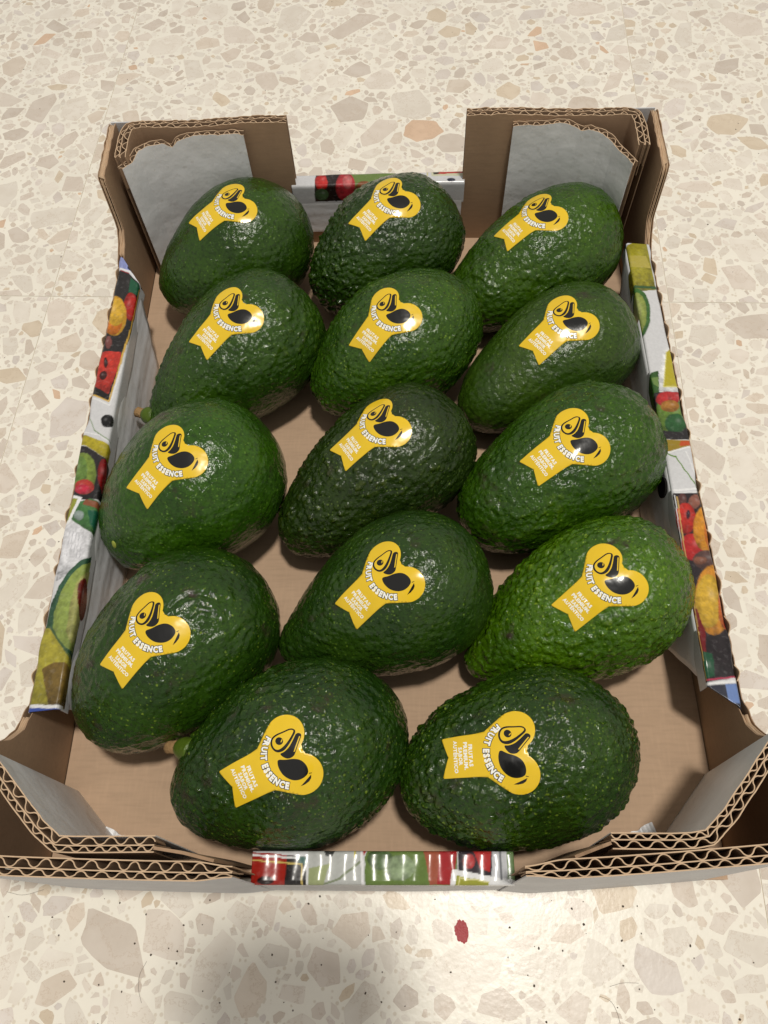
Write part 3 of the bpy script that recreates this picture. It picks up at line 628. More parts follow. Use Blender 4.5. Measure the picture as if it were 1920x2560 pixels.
# rear posts turn round the corner and run along the side
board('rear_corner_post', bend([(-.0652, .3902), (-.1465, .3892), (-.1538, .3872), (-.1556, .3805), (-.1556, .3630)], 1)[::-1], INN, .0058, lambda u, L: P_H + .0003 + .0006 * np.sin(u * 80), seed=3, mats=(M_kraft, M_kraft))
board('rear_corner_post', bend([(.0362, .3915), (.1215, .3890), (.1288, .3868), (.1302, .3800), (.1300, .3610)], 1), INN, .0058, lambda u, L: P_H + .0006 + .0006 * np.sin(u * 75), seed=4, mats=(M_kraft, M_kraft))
# corner braces: white faced boards set diagonally across the corners
SB = [(1., .0056, .3)]
def notch(zs, amp=.0005, nd=None):
    def f(u, L):
        z = np.interp(u / L, [a for a, b in zs], [b for a, b in zs]); z = z + amp * vnoise(np.c_[u / .006, u * 0 + 2.2, u * 0], int(zs[0][1] * 1e5))
        return z
    return f
ZR = .0905
board('corner_brace', bend([(-.0894, .3834), (-.1194, .3829), (-.1470, .3749), (-.1562, .3590)], 1), SB, .0034, notch([(0, ZR), (.38, ZR + .0006), (.5, ZR - .001), (.55, ZR - .005), (.6, ZR - .001), (.8, ZR), (.9, ZR - .003), (1, ZR - .002)]), zb=.005, seed=5, mats=(M_kraft, M_brace), amp=.0006)
board('corner_brace', bend([(.0620, .3857), (.0946, .3838), (.1150, .3745), (.1262, .3560)], 1), SB, .0034, notch([(0, ZR - .001), (.4, ZR + .001), (.5, ZR - .002), (.56, ZR), (.7, ZR - .001), (.85, ZR - .004), (1, ZR - .004)]), zb=.005, seed=6, mats=(M_brace, M_kraft), amp=.0006)
FB_ = [(1., .0052, .2), (1.35, .0076, .8)]
board('corner_brace', bend([(-.1560, .0450), (-.1265, .0156), (-.1170, .0152), (-.0895, .0155)], 1), FB_, .0052, notch([(0, ZR + .001), (.5, ZR + .0005), (1, ZR)], .0003), zb=.0042, seed=7, mats=(M_kraft, M_brace), amp=.0006, lean=(-.0012, -.0042))
board('corner_brace', bend([(.1350, .0525), (.1045, .0180), (.0950, .0164), (.0690, .0166)], 1), FB_, .0050, notch([(0, ZR + .001), (.5, ZR + .0005), (1, ZR)], .0003), zb=.0042, seed=8, mats=(M_brace, M_kraft), amp=.0006, lean=(.0028, -.0045))
# torn liner tails beside the front braces
mb = MB(); P, u = resample([(-.0897, .0142), (-.0800, .0128), (-.0700, .0104)], .001); mb.ribbon(P, .0011, .004, np.interp(u, [0, u[-1]], [.0905, .0830]) + ragged(u, 3, .0006)); tpart('liner_tail', mb.mesh('liner_tail', [M_kraft]))
mb = MB(); P, u = resample([(.0690, .0160), (.0640, .0142), (.0575, .0118)], .001); mb.ribbon(P, .0011, .004, np.interp(u, [0, u[-1]], [.0900, .0830]) + ragged(u, 4, .0006)); tpart('liner_tail', mb.mesh('liner_tail', [M_kraft]))
# crumpled bits of white liner at the foot of the front braces
for pa, pb_ in (((-.1400, .0250), (-.1240, .0178)), ((.1090, .0270), (.0930, .0195))):
    mb = MB(); P, u = resample([pa, ((pa[0] + pb_[0]) / 2, (pa[1] + pb_[1]) / 2 + .001), pb_], .0008)
    mb.ribbon(P, .0036 + .0016 * vnoise(np.c_[u * 400, u, u], 4), .0041, .0047 + .0008 * vnoise(np.c_[u * 500, u, u], 6)); tpart('torn_liner', mb.mesh('torn_liner', [M_brace]))
# side walls (single board, flutes lying along the wall), raised at both ends
def side_wall(sx, xo, prof, seed):
    """xo: outer x; board .0040 thick growing inwards (direction sx)"""
    ys = np.arange(.0090 if sx > 0 else .0135, .3925, .0012); z = np.interp(ys, [a for a, b in prof], [b for a, b in prof])
    z = z + .0004 * vnoise(np.c_[ys / .004, ys * 0 + seed, ys * 0], seed)
    mb = MB(); T = .0040
    for k, off in enumerate((.0002, T - .0002)):
        P = np.c_[np.full(len(ys), xo + sx * off), ys]; zz = z + .0005 * vnoise(np.c_[ys / .003, ys * 0 + k, ys * 0], seed + k)
        if sx < 0: P = P[::-1]; zz = zz[::-1]
        mb.ribbon(P, .0004, .0, zz, m=0, mi=1 if k == 0 else 0)
    o = tpart('side_wall', mb.mesh('side_wall', [M_kraft, M_white]))
    # flutes: corrugated sheet whose waves show where the board is cut upright
    fl = MB()
    for (ya, yb, za, zb_) in ((.3500, .3920, .050, .0915), (.0140, .0480, .050, .0905), (.0560, .0600, .030, .049), (.3440, .3500, .030, .053)):
        zz = np.arange(za, zb_, .0004); xx = xo + sx * (T / 2 + (T / 2 - .0006) * np.clip(1.35 * np.sin(zz / .0062 * 2 * math.pi), -1, 1))
        V = []; Fs = []
        for a, b in zip(xx, zz): V += [(a, ya, b), (a, yb, b), (a + .0003, yb, b + .0001), (a + .0003, ya, b + .0001)]
        for i in range(len(xx) - 1):
            a = 4 * i; b = a + 4; Fs += [(a, a + 1, b + 1, b), (a + 3, b + 3, b + 2, a + 2), (a, b, b + 3, a + 3), (a + 1, a + 2, b + 2, b + 1)]
        fl.add(V, Fs)
    # lines of the flutes along the top edge
    for k in range(3):
        m_ = (ys > .35) | (ys < .05) | ((ys > .333) & (ys < .35)) | ((ys > .045) & (ys < .068))
        for seg in np.split(np.arange(len(ys)), np.where(np.diff(m_.astype(int)) != 0)[0] + 1):
            if not m_[seg[0]] or len(seg) < 3: continue
            P = np.c_[xo + sx * (.0011 + k * .0009) + .00025 * vnoise(np.c_[ys[seg] / .006, ys[seg] * 0 + k, ys[seg] * 0], 8), ys[seg]]
            fl.ribbon(P, .00035, z[seg] - .008, z[seg] - .0004 + .0005 * vnoise(np.c_[ys[seg] / .002, ys[seg] * 0 + k, ys[seg] * 0], 9))
    tag(tpart('corrugation', fl.mesh('corrugation', [M_flute], True), o), kind='stuff')
    return o
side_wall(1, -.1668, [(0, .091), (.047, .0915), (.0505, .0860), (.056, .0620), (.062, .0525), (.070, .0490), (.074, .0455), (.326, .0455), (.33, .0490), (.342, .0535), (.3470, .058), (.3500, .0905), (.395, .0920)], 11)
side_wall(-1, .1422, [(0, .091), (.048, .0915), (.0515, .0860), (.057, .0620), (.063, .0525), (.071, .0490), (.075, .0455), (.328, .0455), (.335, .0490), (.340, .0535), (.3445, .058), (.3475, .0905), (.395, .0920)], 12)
# low end walls between the posts
mb = MB(); P, u = resample([(-.0615, .0040), (.0, .0036), (.0390, .0044)], .003); mb.ribbon(P, .0008, 0, .0470, m=0, lean=(0, -.0022))
P, u = resample([(-.0615, .0142), (.0390, .0142)], .003); mb.ribbon(P, .0008, .004, .0480, m=1); fw = tpart('front_wall', mb.mesh('front_wall', [M_white, M_kraft]))
mb = MB(); P, u = resample([(-.0675, .3950), (.0375, .3955)], .003); mb.ribbon(P, .0008, 0, .0470, m=0)
P, u = resample([(-.0650, .3880), (.0360, .3880)], .003); mb.ribbon(P, .0010, .001, .0300, m=1); bw = tpart('rear_wall', mb.mesh('rear_wall', [M_white, M_kraft]))
for x0, x1 in ((-.1665, -.0675), (.0375, .1415)):
    mb = MB(); P, u = resample([(x0, .3945), (x1, .3945)], .003); mb.ribbon(P, .0008, 0, .0905); tpart('rear_wall', mb.mesh('rear_wall', [M_white]))
# printed strips folded over the low walls
def inpoly(X, Y, poly):
    r = np.zeros(X.shape, bool); n = len(poly)
    for i in range(n):
        x0, y0 = poly[i]; x1, y1 = poly[(i + 1) % n]
        if y0 == y1: continue
        c = ((y0 > Y) != (y1 > Y)) & (X < (x1 - x0) * (Y - y0) / (y1 - y0) + x0); r ^= c
    return r
def paint(A, S, art, base):
    """colour of the print at (along, across) in units of 0.1 mm; soft edges, printed fruit with their own tonal shading"""
    col = np.tile(np.array(s2l(base)), (A.size, 1)); a0 = A.ravel() * 1e4; s0 = S.ravel() * 1e4
    a = a0 + vnoise(np.c_[a0 / 25, s0 / 25, a0 * 0], 31) * 1.6; s = s0 + vnoise(np.c_[a0 / 25, s0 / 25, a0 * 0 + 4], 33) * 1.6
    tex = vnoise(np.c_[a / 22, s / 18, a * 0 + 9], 8); tex2 = vnoise(np.c_[a / 7, s / 7, a * 0 + 3], 12)
    for poly, c in art:
        p = np.array(poly, float); lo = p.min(0) - 8; hi_ = p.max(0) + 8
        w_ = np.where((a > lo[0]) & (a < hi_[0]) & (s > lo[1]) & (s < hi_[1]))[0]
        if not len(w_): continue
        wt = np.zeros(len(w_)); sm = 2.2 if len(poly) >= 12 else 1.2
        for dx, dy in ((-1, -.6), (1, -.4), (.3, 1), (0, 0)): wt += inpoly(a[w_] + dx * sm, s[w_] + dy * sm, poly) * .25
        cc = np.tile(np.array(s2l(c)), (len(w_), 1))
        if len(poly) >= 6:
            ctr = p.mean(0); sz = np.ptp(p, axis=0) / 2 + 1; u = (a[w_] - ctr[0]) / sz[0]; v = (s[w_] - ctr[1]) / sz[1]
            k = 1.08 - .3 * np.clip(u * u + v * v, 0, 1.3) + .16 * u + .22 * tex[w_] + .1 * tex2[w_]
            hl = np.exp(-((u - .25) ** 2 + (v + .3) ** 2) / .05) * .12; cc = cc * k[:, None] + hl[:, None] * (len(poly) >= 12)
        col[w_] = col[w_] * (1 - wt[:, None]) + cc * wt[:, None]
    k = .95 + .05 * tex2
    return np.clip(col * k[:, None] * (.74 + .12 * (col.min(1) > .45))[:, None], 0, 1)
def strip(name, along, prof, place, art, base, mat, parent, rows_s=None, wob=0., skew=None):
    """prof: cross-section [(across, z)], s measured along it from the outer top corner"""
    pr, u = resample(prof[0], .00042); s = u - prof[1]
    A, S = np.meshgrid(along, s, indexing='ij'); n, m = A.shape
    a_ = A.copy()
    if skew is not None: a_ = skew(A, np.broadcast_to(pr[:, 0], A.shape))
    cr = np.broadcast_to(pr[:, 0], A.shape) + wob * vnoise(np.c_[A.ravel() / .011, A.ravel() * 0, A.ravel() * 0 + 2], 17).reshape(A.shape) * (S < .001)
    zz = np.broadcast_to(pr[:, 1], A.shape) + .0003 * vnoise(np.c_[A.ravel() / .013, S.ravel() / .01, A.ravel() * 0], 19).reshape(A.shape)
    V = place(a_.ravel(), cr.ravel(), zz.ravel())
    idx = np.arange(n * m).reshape(n, m)
    Fs = np.stack([idx[:-1, :-1], idx[1:, :-1], idx[1:, 1:], idx[:-1, 1:]], -1).reshape(-1, 4)
    me = mesh(name, V, Fs, mat, smooth=True, cols=paint(a_, S, art, base))
    o = tpart(name, me, parent)
    if parent: o.location = (0, 0, 0)
    sol = o.modifiers.new('thickness', 'SOLIDIFY'); sol.thickness = .0005; sol.offset = -1
    return o
def pf(w, zlow_o=.038, zlow_i=.040, zt=.0500):
    p = [(.0, zlow_o), (.0, zt - .0012), (.0004, zt - .0004), (.0013, zt), (w - .0010, zt + .0001), (w - .0002, zt - .0004), (w, zt - .0014), (w + .0001, zlow_i)]
    return p, (zt - .0012 - zlow_o) + .0004
al = np.arange(.0695, .3330, .00042)
SKL = lambda A, c: A + (.3330 - A < .012) * 0
def cutends(A, c, w, y0, y1, b0, b1):
    """slanted ends: move the last 14 mm with the distance across"""
    t1 = ss(y1 - .03, y1, A); t0 = 1 - ss(y0, y0 + .03, A); f = np.clip(c / w, 0, 1)
    return A - t1 * f * b1 + t0 * f * b0
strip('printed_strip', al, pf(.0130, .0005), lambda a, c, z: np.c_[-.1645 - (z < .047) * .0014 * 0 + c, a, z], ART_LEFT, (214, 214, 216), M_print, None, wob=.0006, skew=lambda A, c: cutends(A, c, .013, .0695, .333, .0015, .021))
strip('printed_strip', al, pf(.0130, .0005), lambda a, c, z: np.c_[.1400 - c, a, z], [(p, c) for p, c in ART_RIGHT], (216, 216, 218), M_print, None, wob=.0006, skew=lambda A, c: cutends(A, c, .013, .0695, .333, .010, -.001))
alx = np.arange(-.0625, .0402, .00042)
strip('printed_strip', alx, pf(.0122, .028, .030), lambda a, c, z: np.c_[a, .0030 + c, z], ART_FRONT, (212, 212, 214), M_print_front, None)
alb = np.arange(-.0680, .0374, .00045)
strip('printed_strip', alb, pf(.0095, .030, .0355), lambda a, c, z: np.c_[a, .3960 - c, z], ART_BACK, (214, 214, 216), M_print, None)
mb = MB(); P, u = resample([(-.0655, .3862), (.0362, .3862)], .003); mb.ribbon(P, .0006, .0145, .0372); tpart('inner_flap', mb.mesh('inner_flap', [M_flap]))
# inner side flaps, white, with slanted ends and vent holes
def flap(xa, xb, top, bot, seed):
    n = 60; m = 12; V = []; Fs = []; sgn = 1 if xa < 0 else -1
    for i in range(n + 1):
        for j in range(m + 1):
            v = j / m; y0 = top[0] + (bot[0] - top[0]) * v; y1 = top[1] + (bot[1] - top[1]) * v; y = y0 + (y1 - y0) * i / n
            z = .0485 + (.0046 - .0485) * v; x = xa + (xb - xa) * v + .00022 * math.sin(v * 17 + seed) * min(1, 4 * v) + .0003 * math.sin(y * 90)
            V.append((x, y, z))
    idx = np.arange((n + 1) * (m + 1)).reshape(n + 1, m + 1)
    Fs = np.stack([idx[:-1, :-1], idx[1:, :-1], idx[1:, 1:], idx[:-1, 1:]], -1).reshape(-1, 4)
    o = tpart('inner_flap', mesh('inner_flap', V, Fs, M_flap, smooth=True)); s = o.modifiers.new('thickness', 'SOLIDIFY'); s.thickness = .0012; s.offset = 0
    return o
fL = flap(-.1521, -.1495, (.0715, .3105), (.0790, .2830), 0); fR = flap(.1276, .1265, (.0800, .3310), (.1115, .3000), 1)
M_hole = plain('vent_dark', (.012, .011, .01), .9, .1)  # dark discs stand in for openings; their inner shade is painted
def disc(name, c, ax, ay, rx, ry, parent=None, th=.0004):
    c = np.array(c); ax = np.array(ax, float); ay = np.array(ay, float); nz = np.cross(ax, ay); q = 28; V = []
    for s in (0, 1): V += [c + math.cos(a * 6.2832 / q) * rx * ax + math.sin(a * 6.2832 / q) * ry * ay + nz * th * s for a in range(q)]
    Fs = [tuple(range(q))[::-1], tuple(range(q, 2 * q))] + [(i, (i + 1) % q, q + (i + 1) % q, q + i) for i in range(q)]
    return tpart(name, mesh(name, V, Fs, M_hole), parent)
disc('vent_hole', (-.1537, .2180, .0502), (1, 0, 0), (0, 1, 0), .0023, .0045, th=.0003)
disc('vent_hole', (.1258, .1800, .0410), (0, 1, 0), (0, 0, 1), .0050, .0058, th=.0016)
# crushed flutes peeping out along the outer side edges
R = random.Random(21)
cr = MB()
for xo, sg in ((-.1649, -1), (.1404, 1)):
    y = .082
    while y < .325:
        L_ = R.uniform(.007, .012); a = np.linspace(0, math.pi, 9); 
        P = np.c_[xo + sg * .0011 * np.sin(a), y + L_ * (a / math.pi)]; cr = MB(); cr.ribbon(P, .0004, .040, .0492 - .0008 * np.cos(2 * a)); tpart('crushed_edge', cr.mesh('crushed_edge', [M_flute]))
        y += L_ + R.uniform(.008, .022)
# ---------------------------------------------------------------- avocados
def zp(pts): return [(-(0) + 0, 0) for p in pts]
NX, NY = 1225., 570.; UU = np.array([.8735, -.4868]); VV = np.array([.4868, .8735]); MM = .0305; MIDU = -518 * MM
def zt(p):
    d = np.array([p[0] - NX, p[1] - NY]); return (d.dot(VV) * MM, d.dot(UU) * MM - MIDU)
def poly2d(pts, step=1.3):
    bm = bmesh.new(); vs = [bm.verts.new((x, y, 0)) for x, y in pts]; bm.faces.new(vs); bmesh.ops.triangulate(bm, faces=bm.faces[:])
    return cut(bm, step)
def cut(bm, step):
    xs = [v.co.x for v in bm.verts]; ys = [v.co.y for v in bm.verts]
    for ax, lo, hi in ((0, min(xs), max(xs)), (1, min(ys), max(ys))):
        t = math.ceil(lo / step) * step
        while t < hi:
            co = Vector((t, 0, 0)) if ax == 0 else Vector((0, t, 0)); no = Vector((1, 0, 0)) if ax == 0 else Vector((0, 1, 0))
            bmesh.ops.bisect_plane(bm, geom=bm.verts[:] + bm.edges[:] + bm.faces[:], plane_co=co, plane_no=no, dist=1e-6); t += step
    bm.verts.index_update(); V = np.array([v.co[:2] for v in bm.verts]); Fs = []
    for f in bm.faces:
        ids = [v.index for v in f.verts]
        if f.normal.z < 0: ids = ids[::-1]
        Fs.append(ids)
    be = [(e.verts[0].index, e.verts[1].index) for e in bm.edges if len(e.link_faces) == 1]
    bm.free(); return V, Fs, be
def join2(lst):
    V = []; Fs = []; n = 0
    for v, f, *_ in lst: V.append(v); Fs += [[i + n for i in q] for q in f]; n += len(v)
    return np.concatenate(V), Fs
def smooth_poly(pts, k=3):
    P = np.array(pts, float)
    for _ in range(k): P = np.stack([.75 * P + .25 * np.roll(P, -1, 0), .25 * P + .75 * np.roll(P, -1, 0)], 1).reshape(-1, 2)
    return [tuple(p) for p in P]
# base outline of the sticker: heart and swallow-tailed ribbon (mm, x right, y towards the heart)
def sticker_outline():
    off = -MIDU; c1 = (8.35, -4.35 + off); r = 7.75; pts = []
    def arc(cx, cy, r, a0, a1, n): return [(cx + r * math.cos(math.radians(a0 + (a1 - a0) * i / n)), cy + r * math.sin(math.radians(a0 + (a1 - a0) * i / n))) for i in range(n + 1)]
    right = arc(c1[0], c1[1], r, 146, -38, 22)
    half = [(0.0, .35 + off - .9), (.9, -.2 + off)] + right + [(11.6, -12.6 + off), (8.5, -16.4 + off)] + [(8.1, -20 + off), (7.75, -34.2 + off), (7.3, -34.6 + off), (0, -31.7 + off)]
    left = [(-x, y) for x, y in half[1:-1]][::-1]
    return half + left
BASE = poly2d(sticker_outline(), 1.1)
# pictures, traced in the frame of one sticker
def ell(cx, cy, a, b, rot, n=28): return [(cx + a * math.cos(t) * math.cos(rot) - b * math.sin(t) * math.sin(rot), cy + a * math.cos(t) * math.sin(rot) + b * math.sin(t) * math.cos(rot)) for t in [i * 2 * math.pi / n for i in range(n)]]
pear = smooth_poly([(1060, 318), (1110, 350), (1075, 440), (1035, 530), (975, 610), (880, 632), (800, 560), (790, 470), (840, 410), (940, 365), (1010, 325)], 2)
pear_in = smooth_poly([(1060, 338), (1078, 352), (1058, 410), (1005, 510), (940, 580), (880, 600), (825, 550), (815, 475), (860, 425), (960, 375), (1020, 342)], 2)
gourd = smooth_poly([(1140, 368), (1190, 392), (1165, 480), (1130, 610), (1110, 665), (1040, 700), (975, 680), (925, 640), (980, 618), (1040, 560), (1075, 480), (1100, 395)], 2)
glint = [(1155, 415), (1170, 415), (1120, 605), (1103, 610)]
mango = smooth_poly([(905, 708), (1000, 712), (1100, 692), (1200, 702), (1275, 765), (1305, 845), (1275, 900), (1195, 950), (1100, 955), (1000, 910), (940, 840), (908, 770)], 2)
leaf = [(1336, 880), (1308, 912), (1262, 965), (1208, 1024), (1262, 1002), (1312, 965), (1336, 925)]; twig = [(1305, 862), (1345, 856), (1345, 863), (1312, 872)]
pit = ell(908, 487, 52, 46, .4); pitg = ell(938, 482, 7, 22, .3, 12)
pc = np.mean(pear, axis=0); pear_out = [(x + (x - pc[0]) / math.hypot(x - pc[0], y - pc[1]) * 17, y + (y - pc[1]) / math.hypot(x - pc[0], y - pc[1]) * 17) for x, y in pear]
pl_ = lambda *qs: join2([poly2d([zt(p) for p in q]) for q in qs])
PICT = [(pl_(gourd, mango, leaf, twig), 'b'), (pl_(pear_out, glint), 'y'), (pl_(pear), 'b'), (pl_(pear_in), 'y'), (pl_(pit), 'b'), (pl_(pitg), 'y')]
_gl = {}
def glyph(ch, size, off):
    k = (ch, size, off)
    if k not in _gl:
        cu = bpy.data.curves.new('t', 'FONT'); cu.body = ch; cu.size = size; cu.offset = off; cu.resolution_u = 2; cu.align_x = 'CENTER'
        ob = bpy.data.objects.new('t', cu); C.objects.link(ob); bpy.context.view_layer.update()
        me = ob.evaluated_get(bpy.context.evaluated_depsgraph_get()).to_mesh(); bm = bmesh.new(); bm.from_mesh(me)
        xs = [v.co.x for v in bm.verts] or [0]; wd = max(xs) - min(xs); mid = (max(xs) + min(xs)) / 2
        for v in bm.verts: v.co.x -= mid
        _gl[k] = (cut(bm, 1.4), wd); bpy.data.objects.remove(ob); bpy.data.curves.remove(cu)
    return _gl[k]
def arc_text(off, sx=1.):
    out = []; txt = 'FRUIT ESSENCE'; size = 3.3; R_ = 12.9; cx, cy = 0, -4.2 - MIDU
    ws = [glyph(c, size, .0)[1] * sx + .80 if c != ' ' else 1.15 for c in txt]; tot = sum(ws); a = -math.pi / 2 - tot / R_ / 2 - .03
    for c, w_ in zip(txt, ws):
        am = a + w_ / R_ / 2; a += w_ / R_
        if c == ' ': continue
        (V, Fs, _), _w = glyph(c, size, off); th = am + math.pi / 2; ct, st = math.cos(th), math.sin(th)
        Q = V * np.array([sx, 1.]); X = Q[:, 0] * ct - Q[:, 1] * st + cx + R_ * math.cos(am); Y = Q[:, 0] * st + Q[:, 1] * ct + cy + R_ * math.sin(am); out.append((np.c_[X, Y], Fs))
    return join2(out)
def line_text(txt, width, y, size, off):
    out = []; ws = [glyph(c, size, 0)[1] + .34 for c in txt]; tot = sum(ws); k = width / tot; x = -width / 2
    for c, w_ in zip(txt, ws):
        (V, Fs, _), _w = glyph(c, size, off); out.append((V * np.array([k, 1]) + np.array([x + w_ * k / 2, y]), Fs)); x += w_ * k
    return join2(out)
TXT_O = arc_text(.46, .86); TXT_W = arc_text(.21, .86)
ROWS = join2([line_text('FRUTAS', 8.4, -23.0 - MIDU, 2.05, .10), line_text('PREMIUM.', 10.6, -25.1 - MIDU, 2.05, .10), line_text('SABOR', 6.9, -27.2 - MIDU, 2.05, .10), line_text('AUTÉNTICO', 12.4, -29.3 - MIDU, 2.05, .10)])
class Fruit:
    def __init__(s, p):
        s.cx, s.cy, yaw, pit_, s.L, s.W, s.k, s.m = p
        tt = np.linspace(-1, 1, 401); s.mx = (np.sqrt(1 - tt ** 2) * (1 + s.k * tt + s.m * tt * tt)).max()
        cp, sp_, c, q = math.cos(pit_), math.sin(pit_), math.cos(yaw), math.sin(yaw)
        ex = np.array([c * cp, q * cp, sp_]); ey = np.array([-q, c, 0]); ez = np.cross(ex, ey); s.R = np.array([ex, ey, ez]).T
        P, _ = s.grid(40, 48); z = (P @ s.R.T)[:, 2].min(); s.T = np.array([s.cx, s.cy, .0047 - z])
    def grid(s, a, b):
        th = np.linspace(.004, math.pi - .004, a); ph = np.linspace(0, 2 * math.pi, b, endpoint=False)
        t = np.cos(th); r = s.W / 2 * np.sin(th) * (1 + s.k * t + s.m * t * t) / s.mx
        P = np.stack([np.repeat((s.L / 2 * t)[:, None], b, 1), r[:, None] * np.cos(ph), r[:, None] * np.sin(ph)], -1).reshape(-1, 3)
        return P, None
    def r(s, x):
        u = np.clip(x / (s.L / 2), -.9999, .9999); return s.W / 2 * np.sqrt(1 - u * u) * (1 + s.k * u + s.m * u * u) / s.mx
    def nrm(s, P):
        rho = np.hypot(P[:, 1], P[:, 2]) + 1e-9; h = 1e-5; dr = (s.r(P[:, 0] + h) - s.r(P[:, 0] - h)) / (2 * h); dr = np.clip(dr, -30, 30)
        N = np.stack([-dr, P[:, 1] / rho, P[:, 2] / rho], 1); return N / np.linalg.norm(N, axis=1)[:, None]
    def proj(s, P):
        for _ in range(3):
            rho = np.hypot(P[:, 1], P[:, 2]); F = rho - s.r(P[:, 0]); h = 1e-5; dr = (s.r(P[:, 0] + h) - s.r(P[:, 0] - h)) / (2 * h)
            P = P - s.nrm(P) * (F / np.sqrt(1 + dr * dr))[:, None]
        return P
    def march(s, a, b, Q):
        """Q mm (x right, y up) -> local points on the smooth skin, by walking along it"""
        p0 = s.proj(((a + b) / 2)[None])[0]; n = s.nrm(p0[None])[0]; up = b - a; up -= n * up.dot(n); up /= np.linalg.norm(up); rt = np.cross(up, n)
        Q = Q * .001; L = np.linalg.norm(Q, axis=1) + 1e-9; d = (Q[:, :1] * rt + Q[:, 1:] * up) / L[:, None]; P = np.repeat(p0[None], len(Q), 0); K = 10
        for _ in range(K):
            P = s.proj(P + d * (L / K)[:, None]); N = s.nrm(P); d = d - N * (d * N).sum(1)[:, None]; d /= np.linalg.norm(d, axis=1)[:, None] + 1e-12
        return P, s.nrm(P)
def low(P, sd): return .0009 * vnoise(P / .028, sd) + .00035 * vnoise(P / .011, sd + 5)
def conform(fr, V2, Fs, a, b, h, sd, base):
    P, N = fr.march(a, b, V2); P = P + N * (low(P, sd) + h)[:, None] + N * (.00012 * vnoise(P / .006, sd + 9))[:, None]
    return P @ fr.R.T + fr.T - base
CREASE = {'E1': [[(-.0396, .0501, .0785), (-.0305, .0496, .0765), (-.0234, .0533, .0743), (-.0133, .0627, .0675)], [(-.0774, .0476, .0695), (-.0699, .0496, .0733), (-.0603, .0511, .0767)]],
 'D1': [[(-.0994, .1062, .0800), (-.0923, .1123, .0791), (-.0846, .1121, .0773), (-.0772, .1116, .0738)], [(-.0900, .1000, .0790), (-.0860, .1040, .0780), (-.0790, .1030, .0760)], [(-.0950, .0960, .0790), (-.0880, .0930, .0780)]]}
SPEC = {  # dark, light, spot colours; roughness; pebble height mm; wrinkle mm; spots share; scuff; label
 'A1': ((0.0139, 0.0409, 0.0029), (0.0304, 0.0777, 0.0029), (0.1040, 0.1936, 0.0210), .30, .35, .35, .35, .25, 'smooth dark green avocado lying in the rear left corner of the tray'),
 'A2': ((0.0104, 0.0307, 0.0026), (0.0233, 0.0612, 0.0027), (0.0936, 0.1760, 0.0210), .27, .95, .30, .30, .2, 'coarsely pebbled dark avocado in the middle of the back row, by the low rear wall'),
 'A3': ((0.0190, 0.0563, 0.0026), (0.0420, 0.1001, 0.0027), (0.1352, 0.2288, 0.0210), .30, .45, .75, .45, .2, 'wrinkled bright green avocado lying in the rear right corner of the tray'),
 'B1': ((0.0139, 0.0430, 0.0032), (0.0304, 0.0777, 0.0032), (0.1248, 0.2112, 0.0280), .30, .50, .60, .35, .25, 'avocado whose short green stem stub touches the left side flap, second row from back'),
 'B2': ((0.0156, 0.0512, 0.0029), (0.0373, 0.0941, 0.0027), (0.1664, 0.2640, 0.0210), .27, .60, .40, .60, .2, 'round avocado in the centre of the second row from the back, glare on its sticker'),
 'B3': ((0.0190, 0.0512, 0.0039), (0.0396, 0.0824, 0.0041), (0.1248, 0.2024, 0.0350), .38, .30, .45, .25, .3, 'matt smooth olive green avocado by the right side flap, second row from the back'),
 'C1': ((0.0156, 0.0532, 0.0032), (0.0349, 0.1001, 0.0032), (0.1248, 0.2376, 0.0280), .25, .28, .40, .55, .3, 'plump smooth bright green avocado with a yellow stem scar beside the left side flap'),
 'C2': ((0.0104, 0.0245, 0.0032), (0.0209, 0.0447, 0.0035), (0.1144, 0.1760, 0.0280), .29, .65, .45, .45, .25, 'blackish green long avocado in the middle of the tray, darkest of all the fruit'),
 'C3': ((0.0156, 0.0512, 0.0023), (0.0349, 0.0941, 0.0023), (0.1248, 0.2288, 0.0210), .28, .50, .80, .40, .3, 'large wrinkled green avocado next to the round vent hole of the right side flap'),
 'D1': ((0.0104, 0.0348, 0.0029), (0.0256, 0.0706, 0.0029), (0.1664, 0.2464, 0.0210), .22, .30, .65, .35, .5, 'glossy dark avocado with dented shiny skin nearest the tray front left corner'),
 'D2': ((0.0104, 0.0348, 0.0039), (0.0256, 0.0635, 0.0041), (0.1248, 0.2112, 0.0210), .27, .50, .45, .40, .25, 'dark green avocado in the middle column behind the two front fruits'),
 'D3': ((0.0279, 0.0820, 0.0019), (0.0650, 0.1497, 0.0021), (0.2080, 0.3168, 0.0210), .25, .95, .40, .60, .5, 'yellowish green bumpy avocado at the right side, lightest coloured of all the fruit'),
 'E1': ((0.0086, 0.0307, 0.0032), (0.0209, 0.0588, 0.0035), (0.1560, 0.2288, 0.0210), .22, .75, .60, .55, .35, 'front left avocado with a brown tipped green stem stub and creased glossy skin'),
 'E2': ((0.0086, 0.0307, 0.0026), (0.0256, 0.0659, 0.0027), (0.1768, 0.2640, 0.0210), .23, .85, .50, .70, .25, 'front right avocado whose ribbon sticker points straight left, finely pebbled dark skin'),
}
